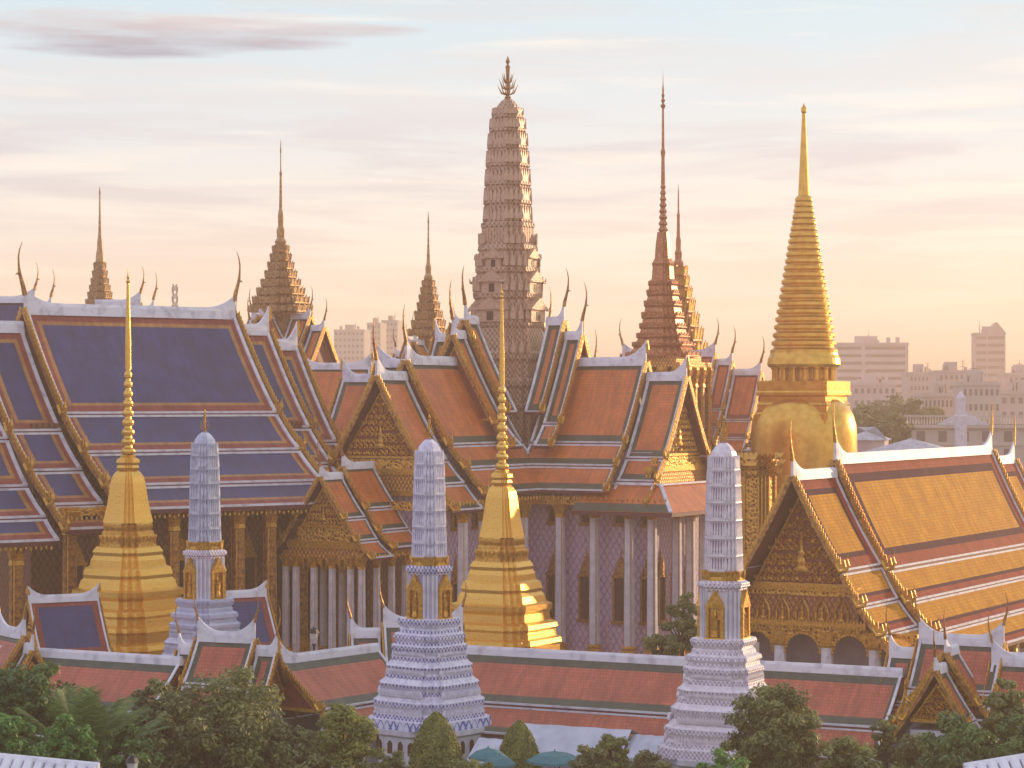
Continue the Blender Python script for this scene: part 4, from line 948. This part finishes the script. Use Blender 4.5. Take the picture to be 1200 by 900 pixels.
# gilded pillar shrine between cross hall and great chedi
Y = 235
sh = thing('gilt_shrine', 'gilded pillar shrine with flaring lotus capital behind the pale prang', 'shrine', (PX(888, Y), Y, 0), TH)
mb = MB(); mb.prof(RED, [(2.1, 4.6), (2.1, 6), (1.5, 6.5), (1.4, Z(560, Y)), (1.6, Z(556, Y)), (1.5, Z(552, Y)), (2.0, Z(545, Y)), (1.8, Z(541, Y)), (1.8, Z(537, Y))])
mb.build('pedestal', 'gold_relief', sh)
mb = MB()
for x, y in RED: mb.tube([(x*1.5, y*1.5, 6.5), (x*1.5, y*1.5, Z(556, Y))], .12, 5)
for i, (r, y0) in enumerate(((1.7, 556), (1.95, 545), (1.8, 537))):
    for x, y in RED: mb.leafshape((x*r, y*r, Z(y0, Y)-.1), (x, y, 0), (x*.7, y*.7, 1), .45, .8, .06)
mb.build('ornament', 'gold', sh)

# ------------------------------------------------------------------ city
def block(name, label, px0, px1, y_top, Y, depth, mt='city_pink', rows=8, cols=8, rz=0, horizontal=True, group='city buildings on the skyline', cap=None, extra=None):
    w = (px1-px0)*Y/F; cx = PX((px0+px1)/2, Y); h = Z(y_top, Y)
    t = thing(name, label, 'building', (cx, Y, 0), rz, group)
    b = MB(); b.box(-w/2, w/2, 0, depth, 0, h, 0); b.box(-w/2-.3, w/2+.3, -.3, depth+.3, h, h+1.0, 0)
    b.box(-w*.2, w*.1, depth*.3, depth*.6, h+1.0, h+4.2, 0)
    random.seed(int(px0*7+px1)); 
    for _ in range(4):
        ax = random.uniform(-w*.42, w*.36); b.box(ax, ax+w*.05, depth*.2, depth*.2+3, h+1.0, h+1.0+random.uniform(1, 3), 0)
    b.build('body', mt, t)
    an_ = MB(); ax = random.uniform(-w*.3, w*.3); an_.tube([(ax, depth*.4, h), (ax, depth*.4, h+random.uniform(4, 8))], [.18, .06], 4)
    for q in range(3): an_.tube([(ax-.8, depth*.4, h+2.5+q), (ax+.8, depth*.4, h+2.5+q)], .07, 4)
    an_.build('antenna', 'lamp_metal', t)
    rows = max(rows, int(h/3.6)) if Y < 1050 else rows
    if Y < 1050 and horizontal: horizontal = False; cols = 7
    fl = h/rows if rows else 4
    cnt = 0
    def win(x0, x1, y0, y1, z0, z1):
        nonlocal cnt
        if cnt >= 98: return
        cnt += 1; m_ = MB(); m_.box(x0, x1, y0, y1, z0, z1); m_.build('window', 'window_dark', t)
    for r in range(rows-1, -1, -1):
        z0 = r*h/rows+fl*.35; z1 = z0+fl*.42
        if horizontal:
            for a, c in ((-.46, -.13), (-.08, .46)): win(w*a, w*c, -.06, .3, z0, z1)
        else:
            for c in range(cols): x = -w/2+w*(c+.25)/cols; win(x, x+w/cols*.5, -.06, .3, z0, z1)
        if horizontal:
            n = 3
            for c in range(n): y = depth*(c+.2)/n; win(w/2-.3, w/2+.06, y, y+depth/n*.55, z0, z1)
    if cap == 'gable':
        c = MB(); c.loft([[(-w*.05, .5, h+1), (w*.48, .5, h+1), (w*.48, .5, h+w*.12), (w*.22, .5, h+w*.42), (-w*.05, .5, h+w*.12)], [(-w*.05, depth, h+1), (w*.48, depth, h+1), (w*.48, depth, h+w*.12), (w*.22, depth, h+w*.42), (-w*.05, depth, h+w*.12)]]); c.build('pitched_top', mt, t)
    return t
block('city_building', 'broad pale hospital-like block with dark window bands right of the great chedi', 978, 1064, 404, 1100, 30, rows=15, rz=radians(-5))
block('city_tower', 'brownish tower with pitched top on the right skyline', 1143, 1178, 392, 1200, 22, 'city_grey', rows=16, cols=6, rz=radians(-6), cap='gable')
block('city_tower', 'left one of the pale high-rises between the two left spires', 391, 427, 388, 1500, 20, 'city_cream', rows=18, cols=7, horizontal=False, rz=radians(-8))
block('city_tower', 'taller pale high-rise left of the slim stepped spire', 430, 446, 380, 1550, 20, 'city_cream', rows=20, cols=4, horizontal=False, rz=radians(-8))
block('city_tower', 'pale high-rise nearest the slim stepped spire', 447, 466, 377, 1580, 20, 'city_cream', rows=20, cols=4, horizontal=False, rz=radians(-8))
block('city_building', 'low grey block beside the pale hospital-like block', 1066, 1098, 439, 950, 20, 'city_grey', rows=5)
block('city_building', 'grey block with rounded roof left of the pitched tower', 1100, 1142, 437, 900, 20, 'city_grey', rows=6)
block('city_building', 'low block right of the pitched tower at picture edge', 1182, 1225, 440, 900, 20, 'city_pink', rows=6)
block('city_building', 'white terraced building with many balconies below the pitched tower', 1128, 1172, 452, 620, 14, 'city_cream', rows=6)
block('city_building', 'low sunlit yellow arcade left of the white terraced building', 1083, 1127, 465, 640, 12, 'city_cream', rows=4, cols=9, horizontal=False)
block('city_building', 'long pale roofline low behind the white terraced building', 1172, 1240, 462, 700, 12, 'city_cream', rows=4)
block('city_building', 'low pink blocks beneath the hospital-like block', 1000, 1050, 452, 800, 18, 'city_pink', rows=6)
block('city_building', 'low far blocks between blue roof and tower, left skyline', 300, 372, 450, 1300, 30, 'city_pink', rows=6)
block('city_building', 'low far blocks left of the great chedi', 690, 735, 452, 1300, 30, 'city_grey', rows=5)
block('city_building', 'low far block between cross hall and great chedi', 836, 905, 455, 1300, 30, 'city_pink', rows=5)
# neoclassical long building
Y = 470
nc = thing('palace_office', 'long cream neoclassical building with balustraded parapet at right', 'building', (PX(1062, Y), Y, 0), radians(-4))
b = MB(); Lw = 60; zt = Z(498, Y)
b.box(0, Lw, 0, 16, 0, zt, 0); b.box(-.8, Lw+.8, -.8, 16.8, zt-.6, zt, 0); b.box(-.5, Lw, -.5, -.1, zt+1.6, zt+1.9, 0); b.box(-.3, Lw, -.3, 0, zt-4, zt-3.7, 0)
b.build('body', 'city_cream', nc)
b = MB()
for k in range(110): b.prof(CIRC(6), [(.12, zt), (.2, zt+.5), (.1, zt+1.2), (.14, zt+1.6)], 0, .2+k*.54, -.3)
b.build('balustrade', 'city_cream', nc)
for k in range(14):
    b = MB(); b.box(0, 1.6, -.12, .1, -3.2, -1.2); b.build('window', 'window_dark', nc, (2+k*4.2, 0, zt)); b = MB(); b.box(0, 1.6, -.12, .1, -8.5, -4.6); b.build('window', 'window_dark', nc, (2+k*4.2, 0, zt))
b = MB(); b.loft([[(6, -.9, zt+.01), (16, -.9, zt+.01), (11, -.9, zt+2.8)], [(6, 1.5, zt+.01), (16, 1.5, zt+.01), (11, 1.5, zt+2.8)]]); b.build('roof_pediment', 'white_plaster', nc)
Y = 440
ob = MB(); ob.prof(SQ, [(.95, 0), (.95, Z(487, Y)), (.8, Z(486, Y)), (.72, Z(466, Y)), (.0, Z(457, Y))])
tag(ob.build('obelisk', 'white_plaster', None, (PX(1126, Y), Y, 0)), 'small white pointed obelisk above the neoclassical parapet', 'obelisk')
# white low roofs behind the yellow hall
def hip(label, px0, px1, ytop, yeave, Y, depth):
    w = (px1-px0)*Y/F; t = thing('white_roofed_building', label, 'building', (PX((px0+px1)/2, Y), Y, 0), radians(-12), 'low white roofed buildings')
    zt, ze = Z(ytop, Y), Z(yeave, Y)
    r = MB(); e = depth*.4; a = [(-w/2, 0, ze), (w/2, 0, ze), (w/2, depth, ze), (-w/2, depth, ze)]; r0 = (-w/2+e, depth/2, zt); r1 = (w/2-e, depth/2, zt); r.useuv = True
    r.poly([a[0], a[1], r1, r0], 0, [(0, 0), (w, 0), (w-e, 8), (e, 8)]); r.poly([a[1], a[2], r1], 0, [(0, 0), (depth, 0), (depth/2, 8)]); r.poly([a[2], a[3], r0, r1], 0, [(0, 0), (w, 0), (w-e, 8), (e, 8)]); r.poly([a[3], a[0], r0], 0, [(0, 0), (depth, 0), (depth/2, 8)])
    r.build('roof', 'tile_white', t)
    b = MB(); b.box(-w/2+.5, w/2-.5, .5, depth-.5, 0, ze-.02); b.build('wall', 'wall_pale', t)
hip('low building with broad pale lilac hipped roof behind the yellow hall', 1002, 1125, 515, 533, 330, 18)
hip('small pale hipped roof right beside the great golden chedi', 985, 1040, 501, 516, 350, 12)
hip('pale hipped roof peeping out left of the great golden chedi', 868, 910, 517, 528, 300, 10)
rnd = random.Random(99); fb = MB(); fb.tone = []
cl = [(rnd.uniform(-900, 900), rnd.uniform(620, 1500), rnd.uniform(2, 9), rnd.uniform(6, 13), rnd.uniform(.1, .8)) for _ in range(420)]
cl = [c for c in cl if not (abs(c[0]) < 60 and c[1] < 700)]
for (cx_, cy_, cz_, r_, tn_) in cl:
    for _ in range(36):
        th = rnd.uniform(0, 2*pi); u = rnd.uniform(-.6, 1); q = math.sqrt(1-u*u); c = Vector((cx_+r_*q*cos(th), cy_+r_*q*sin(th), max(.8, cz_+r_*u*.7)))
        n_ = Vector((q*cos(th), q*sin(th), u+.4)).normalized(); a_v = n_.cross(Vector((rnd.gauss(0, 1), rnd.gauss(0, 1), 1))).normalized(); b_v = n_.cross(a_v); l = rnd.uniform(1.2, 2.6)
        fb.poly([c-a_v*l, c-b_v*l, c+a_v*l, c+b_v*l]); fb.tone.append(min(1, max(0, tn_+rnd.gauss(0, .2))))
tag(fb.build('distant_wood', 'leaf_brown'), 'hazy mass of far-off trees between the city blocks', None, kind='stuff')
# lattice mast
Y = 700
mm = MB(); kx = Y/F; z1 = Z(333, Y)
for sx, sy in ((-1, -1), (1, -1), (1, 1), (-1, 1)): mm.tube([(sx*1.1, sy*1.1, 0), (sx*.5, sy*.5, z1)], .12, 4)
n = 26
for i in range(n):
    za = z1*i/n; zb = z1*(i+1)/n; wa = 1.1-.6*i/n; wb = 1.1-.6*(i+1)/n
    for q in range(4):
        x0, y0 = SQ[q]; x1, y1 = SQ[(q+1) % 4]; mm.tube([(x0*wa, y0*wa, za), (x1*wb, y1*wb, zb)], .07, 4); mm.tube([(x1*wa, y1*wa, za), (x0*wb, y0*wb, zb)], .07, 4)
for k in range(3): mm.box(-.9, -.6, -.3, .3, z1-2.5-k*2.6, z1-.8-k*2.6); mm.box(.6, .9, -.3, .3, z1-2.5-k*2.6, z1-.8-k*2.6)
tag(mm.build('lattice_mast', 'city_grey', None, (PX(205, Y), Y, 0)), 'thin lattice transmitter mast above the blue roof ridge', 'mast')

# ------------------------------------------------------------------ trees
def foliage(mb, clumps, per, leaf, flat=.6, seed=0, elong=1.0):
    rnd = random.Random(seed); mb.tone = mb.tone or []
    for (cx, cy, cz, r, tone) in clumps:
        for _ in range(per):
            th = rnd.uniform(0, 2*pi); u = rnd.uniform(-1, 1); s_ = math.sqrt(1-u*u); rr = r*(.35+.85*rnd.random()**.8)
            px_, py_, pz_ = cx+rr*s_*cos(th), cy+rr*s_*sin(th), cz+rr*u*flat
            n = Vector((s_*cos(th)+rnd.gauss(0, .5), s_*sin(th)+rnd.gauss(0, .5), u+.6+rnd.gauss(0, .5))).normalized()
            a = n.cross(Vector((rnd.gauss(0, 1), rnd.gauss(0, 1), rnd.gauss(0, 1)))).normalized(); b = n.cross(a); l = leaf*rnd.uniform(.6, 1.3); c = Vector((px_, py_, pz_))
            mb.poly([c-a*l*elong, c-b*l*.45, c+a*l*elong, c+b*l*.45], 0); mb.tone.append(min(1, max(0, tone+rnd.gauss(0, .22))))
def tree(label, px, ytop, Y, rw, mt, seed, name='tree', zb=None, nclump=60, per=110, leaf=.26, hfac=1.0, group='garden trees before the cloister', cat='tree', trunks=1, flat=.65):
    x = PX(px, Y); zt = Z(ytop, Y); R = rw*Y/F; rnd = random.Random(seed)
    t = thing(name, label, cat, (x, Y, 0), rnd.uniform(0, 6), group)
    H = R*1.05*hfac; cz = zt-H
    cl = []; nclump = int(nclump*1.5); per = int(per*1.25) if group.startswith('garden') else per; leaf = leaf*.72 if group.startswith('garden') else leaf
    for i in range(nclump):
        th = rnd.uniform(0, 2*pi); u = rnd.uniform(-.75, 1); s_ = math.sqrt(1-u*u)*rnd.uniform(.7, 1.05); k = rnd.uniform(.42, 1.0)
        cl.append((R*s_*k*cos(th), R*s_*k*sin(th), cz+H*u*k*1.02, R*rnd.uniform(.13, .27), min(1, max(0, rnd.gauss(.38, .25)+.22*u))))  # tone rises with height: highlights on the crown top painted into leaf colour
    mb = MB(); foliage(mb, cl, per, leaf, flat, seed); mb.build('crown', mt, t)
    tr = MB(); tr.tube([(0, 0, -.2), (.1, .05, cz*.4), (-.05, .1, cz*.8), (0, 0, cz+H*.3)], [R*.09+.12, R*.07+.1, R*.05+.08, .05], 8)
    for i in range(9):
        c = cl[i*5 % len(cl)]; tr.tube([(0, 0, cz*.75+i*.05), (c[0]*.5, c[1]*.5, (cz*.8+c[2])*.5), (c[0], c[1], c[2])], [.13, .08, .03], 5)
    tr.build('trunk', 'bark', t); return t
def topiary(label, px, ytop, Y, rw, seed, hgt, mt='leaf_topiary'):
    x = PX(px, Y); zt = Z(ytop, Y); R = rw*Y/F; rnd = random.Random(seed)
    t = thing('topiary', label, 'topiary', (x, Y, 0), 0, 'clipped cone shaped topiaries'); mb = MB(); mb.tone = []
    for _ in range(9000):
        u = rnd.random()**.8; r = R*math.sin(min(1, u*1.02)*pi/2)**.62*(1+.03*rnd.gauss(0, 1))*(.9+.12*rnd.random()); th = rnd.uniform(0, 2*pi)
        c = Vector((r*cos(th), r*sin(th), zt-u*hgt)); n = Vector((cos(th)+rnd.gauss(0, .5), sin(th)+rnd.gauss(0, .5), .5+rnd.gauss(0, .5))).normalized()
        a = n.cross(Vector((rnd.gauss(0, 1), rnd.gauss(0, 1), rnd.gauss(0, 1)))).normalized(); b = n.cross(a); l = rnd.uniform(.08, .17)
        mb.poly([c-a*l, c-b*l*.5, c+a*l, c+b*l*.5]); mb.tone.append(min(1, max(0, .5+rnd.gauss(0, .3)+.2*sin(th*5+u*9))))
    mb.build('crown', mt, t)
    co = MB(); n_ = 14; co.prof(CIRC(14), [(R*.86*math.sin(min(1, (1-i/n_)*1.02)*pi/2)**.62+.001, zt-hgt*(1-i/n_)-.15) for i in range(n_+1)]); co.tone = None; co.build('inner_mass', 'grass', t)
    tr = MB(); tr.tube([(0, 0, -.1), (0, 0, zt-hgt+.3)], [.14, .1], 7); tr.build('trunk', 'bark', t)
topiary('clipped cone topiary in front of the left white prang', 511, 835, 161, 31, 5, 3.9)
topiary('clipped cone topiary right of the left white prang', 608, 845, 162, 27, 6, 3.9)
tree('small rounded yellow green shrub before the white canopies', 716, 858, 160, 25, 'leaf_topiary', 35, nclump=45, leaf=.17, hfac=1.1)
tree('dark dense tree at the left picture edge below the first gate roof', 22, 770, 140, 62, 'leaf_deep', 11)
tree('dark tree right behind the palm fronds at left', 92, 812, 148, 40, 'leaf_deep', 12, nclump=40)
tree('large olive brown tree in front of the left gate pavilion', 255, 778, 150, 92, 'leaf_olive', 13, nclump=110, per=120)
tree('brownish tree left of the large olive tree, before the pink roof', 190, 800, 146, 55, 'leaf_brown', 14, nclump=60)
tree('bright green bush at lower left beside the palm', 75, 842, 128, 42, 'leaf_bright', 15, nclump=50, per=130, leaf=.2)
tree('bright green bush in the bottom left corner', 8, 835, 125, 36, 'leaf_bright', 16, nclump=40, per=120, leaf=.2)
tree('green tree low at left between palm and olive tree', 150, 850, 135, 40, 'leaf_deep', 17, nclump=45)
tree('yellow green round tree left of the left white prang', 402, 824, 152, 44, 'leaf_topiary', 18, nclump=70, per=120, leaf=.2)
tree('dark shrub mass between olive tree and round tree', 335, 850, 150, 46, 'leaf_brown', 19, nclump=50)
tree('low green shrub under the left topiary', 455, 878, 150, 34, 'leaf_olive', 20, nclump=40, leaf=.18)
tree('low bush at the foot of the two topiaries', 550, 884, 150, 36, 'leaf_topiary', 21, nclump=40, leaf=.18)
tree('brownish bush right of the small rounded shrub', 760, 876, 150, 30, 'leaf_brown', 22, nclump=35, leaf=.2)
tree('low dark bush left of the small rounded shrub', 690, 872, 150, 26, 'leaf_brown', 23, nclump=35, leaf=.2)
tree('broad feathery rounded tree in front of the pale prang', 908, 803, 142, 58, 'leaf_olive', 24, nclump=90, per=150, leaf=.22, hfac=1.05)
tree('smaller green bush left foot of the feathery tree', 850, 880, 135, 40, 'leaf_bright', 25, nclump=40, leaf=.18)
tree('olive shrub right of the feathery tree', 995, 868, 140, 46, 'leaf_olive', 26, nclump=50)
tree('slim upright young tree left of the right gate pavilion', 1036, 832, 150, 17, 'leaf_olive', 27, nclump=30, leaf=.2, hfac=2.2)
tree('olive bush before the small front gable of the right gate pavilion', 1078, 862, 150, 40, 'leaf_olive', 34, nclump=50, hfac=.9)
tree('green tree in front of the right gate pavilion', 1125, 838, 142, 52, 'leaf_deep', 28, nclump=60, per=120)
tree('tree before the gallery at right with mixed green leaves', 1180, 798, 146, 30, 'leaf_olive', 29, nclump=50, hfac=1.3)
tree('dark green tree at the lower right picture edge', 1195, 840, 140, 40, 'leaf_deep', 30, nclump=50)
tree('low green shrub at the foot of the cross hall columns', 775, 742, 196, 24, 'leaf_olive', 33, nclump=40, leaf=.2, hfac=.8)
tree('pale green tree between cross hall and pale prang', 800, 695, 200, 26, 'leaf_olive', 31, nclump=40, leaf=.2, hfac=1.4)
for i, (px_, yt_, YY, rw_, lab) in enumerate(((1035, 462, 560, 34, 'round distant tree under the hospital-like block'), (1070, 468, 540, 30, 'distant tree left of the cream neoclassical building'), (1012, 478, 480, 30, 'distant dark tree right of the great golden chedi'), (1045, 486, 460, 26, 'distant tree touching the neoclassical building corner'), (1092, 476, 600, 20, 'small distant tree behind the neoclassical parapet'))):
    tree(lab, px_, yt_, YY, rw_, 'leaf_brown', 40+i, nclump=50, per=70, leaf=.6, group='distant city trees', hfac=.9)
# palm / cycad
def palm(label, px, ytop, Y, seed, L=5.0, n=26):
    rnd = random.Random(seed); x = PX(px, Y); t = thing('palm', label, 'palm', (x, Y, 0), 0, 'fan leaved palms'); z0 = Z(ytop, Y)-L*.8
    mb = MB(); mb.tone = []
    for i in range(n):
        th = i*2.4; el = rnd.uniform(.55, 1.45); pts = []
        for k in range(9):
            u = k/8; r = L*u*cos(el)*(1+.1*u); z = L*u*sin(el)-L*.2*u*u; pts.append(Vector((r*cos(th), r*sin(th), z0+z)))
        for k in range(1, 9):
            tg = (pts[k]-pts[k-1]); tn = tg.normalized(); sdv = tn.cross(Vector((0, 0, 1))).normalized()
            for j in range(4):
                b = pts[k-1]+tg*(j/4)
                for sg in (-1, 1):
                    l = .95*L/5*(1-.5*abs(k/8-.4)); d = (sdv*sg+tn*.7-Vector((0, 0, .25))).normalized()*l; w_ = tn*.06
                    mb.poly([b-w_, b+w_, b+d]); mb.tone.append(min(1, max(0, .45+rnd.gauss(0, .25))))
    mb.build('fronds', 'leaf_deep', t)
    tr = MB(); tr.tube([(0, 0, 0), (.1, 0, z0*.5), (0, 0, z0+.2)], [.3, .22, .2], 8); tr.build('trunk', 'bark', t)
palm('spiky palm with long thin fronds at lower left', 95, 806, 136, 3, 5.6, 34)
palm('small palm beside the spiky palm, half hidden', 135, 822, 140, 4, 3.4)

# ------------------------------------------------------------------ canopies, umbrellas, clutter at the foot of the cloister
def canopy(label, px0, px1, y0, y1, Y, dz=.7):
    t = thing('canopy_tent', label, 'canopy', (PX((px0+px1)/2, Y), Y, 0), radians(-25), 'white canopies at the cloister wall'); w = (px1-px0)*Y/F*1.05; zt = Z(y0, Y); ze = Z(y1, Y)
    m = MB(); n = 10
    rows = []
    for i in range(n+1):
        x = -w/2+w*i/n; sg = .06*sin(i*2.1); rows.append([(x, -2.2, ze+sg), (x, -1.0, (ze+zt)/2+.12+sg), (x, 0, zt+sg*.5), (x, 1.6, zt-.5)])
    m.loft(rows, 0, False, False, closed=False)
    rows2 = [[(p_[0], p_[1], p_[2]-.04) for p_ in r] for r in rows]; m.loft(rows2, 0, False, False, closed=False)
    for i in range(n): m.poly([(-w/2+w*i/n, -2.2, ze), (-w/2+w*(i+1)/n, -2.2, ze), (-w/2+w*(i+1)/n-.1, -2.22, ze-.3), (-w/2+w*i/n+.1, -2.22, ze-.3)], 0)
    m.build('canvas', 'tarp', t)
    m = MB()
    for x in (-w/2+.1, 0, w/2-.1):
        for y in (-2.1, 1.5): m.tube([(x, y, 0), (x, y, ze if y < 0 else zt-.5)], .05, 6)
    m.build('poles', 'lamp_metal', t)
canopy('long white canopy between the two topiaries and the prang', 598, 742, 851, 882, 170)
canopy('short white canopy next to the pale prang', 742, 796, 862, 884, 168)
canopy('white canopy at the foot of the left white prang', 560, 612, 866, 890, 169)
def umbrella(label, px, y, Y, r=1.5):
    t = thing('parasol', label, 'umbrella', (PX(px, Y), Y, 0), 0, 'teal parasols'); z = Z(y, Y)
    m = MB(); m.prof(CIRC(8), [(r, z-.75), (r*.98, z-.6), (r*.6, z-.22), (.03, z)], 0, cap0=False); m.build('canopy', 'teal', t)
    m = MB(); m.tube([(0, 0, 0), (0, 0, z+.1)], .035, 6); m.build('pole', 'lamp_metal', t)
umbrella('teal parasol between the two topiaries', 572, 876, 158, 1.3)
umbrella('wide teal parasol right of the right topiary', 650, 880, 158, 1.9)
umbrella('teal parasol half hidden left behind the right topiary', 585, 884, 156, 1.1)
# lamp posts
def lamp(label, px, y, Y, s=1.0):
    t = thing('street_lamp', label, 'street lamp', (PX(px, Y), Y, 0), 0, 'old style street lamps'); z = Z(y, Y)
    m = MB(); m.prof(CIRC(8), [(.2*s, 0), (.2*s, .3), (.09*s, .5), (.06*s, z-1.1*s), (.12*s, z-1.05*s), (.1*s, z-.95*s)]); m.build('post', 'lamp_metal', t)
    m = MB(); m.prof(CIRC(6), [(.14*s, z-.95*s), (.24*s, z-.4*s)]); m.build('lantern', 'glass_lamp', t)
    m = MB(); m.prof(CIRC(6), [(.3*s, z-.4*s), (.2*s, z-.2*s), (.06*s, z-.1*s), (.02*s, z)]); m.build('cap', 'lamp_metal', t)
lamp('dark lantern lamp post before the white porch columns', 368, 733, 192, 1.5)
lamp('dark lantern lamp post at the bottom left among the trees', 155, 882, 118, 1.2)
# close white tiled roofs in the bottom corners
def white_roof(label, pxa, pxb, ya, yb, Y, rz):
    w = abs(pxb-pxa)*Y/F; t = thing('white_tiled_wall', label, 'wall', (PX((pxa+pxb)/2, Y), Y, 0), rz, 'near walls with white barrel tiled tops'); z = Z((ya+yb)/2, Y)
    tl = atan2(-(yb-ya), abs(pxb-pxa)); n = int(w/.42); m = MB()
    for i in range(n):
        x = -w/2+w*(i+.5)/n; dz = math.tan(tl)*x
        m.tube([(x, 0, z+dz), (x, -.5, z+dz-.28), (x, -1.4, z+dz-.85)], .2, 9)
        m.tube([(x, 0, z+dz), (x, .9, z+dz-.6)], .2, 9)
    m.tube([(-w/2, 0, z+.03-math.tan(tl)*w/2), (w/2, 0, z+.03+math.tan(tl)*w/2)], .17, 8)
    m.build('barrel_tiles', 'white_clean', t)
    b = MB(); b.loft([[(-w/2, -.9, 0), (w/2, -.9, 0), (w/2, .5, 0), (-w/2, .5, 0)], [(-w/2, -.9, z-.9-math.tan(tl)*w/2), (w/2, -.9, z-.9+math.tan(tl)*w/2), (w/2, .5, z-.9+math.tan(tl)*w/2), (-w/2, .5, z-.9-math.tan(tl)*w/2)]]); b.build('wall', 'white_plaster', t)
white_roof('near wall topped with white barrel tiles in the bottom left corner', -60, 118, 884, 898, 95, radians(-6))
white_roof('near wall topped with white barrel tiles in the bottom right corner', 1128, 1260, 899, 880, 95, radians(6))

for o_ in bpy.data.objects:
    if o_.name.startswith('eave_bells'): o_['kind'] = 'stuff'
# ------------------------------------------------------------------ haze
h = bpy.data.materials.new('haze'); h.use_nodes = True; nt = h.node_tree; nt.nodes.clear()
out = nt.nodes.new('ShaderNodeOutputMaterial'); v = nt.nodes.new('ShaderNodeVolumePrincipled'); v.inputs['Density'].default_value = .00056; v.inputs['Color'].default_value = (1.0, .77, .59, 1); v.inputs['Anisotropy'].default_value = .35
nt.links.new(v.outputs[0], out.inputs['Volume']); MATS['haze'] = h
m = MB(); m.box(-3600, 3600, -70, 6600, -2, 69); tag(m.build('haze', 'haze'), None, None, kind='stuff')
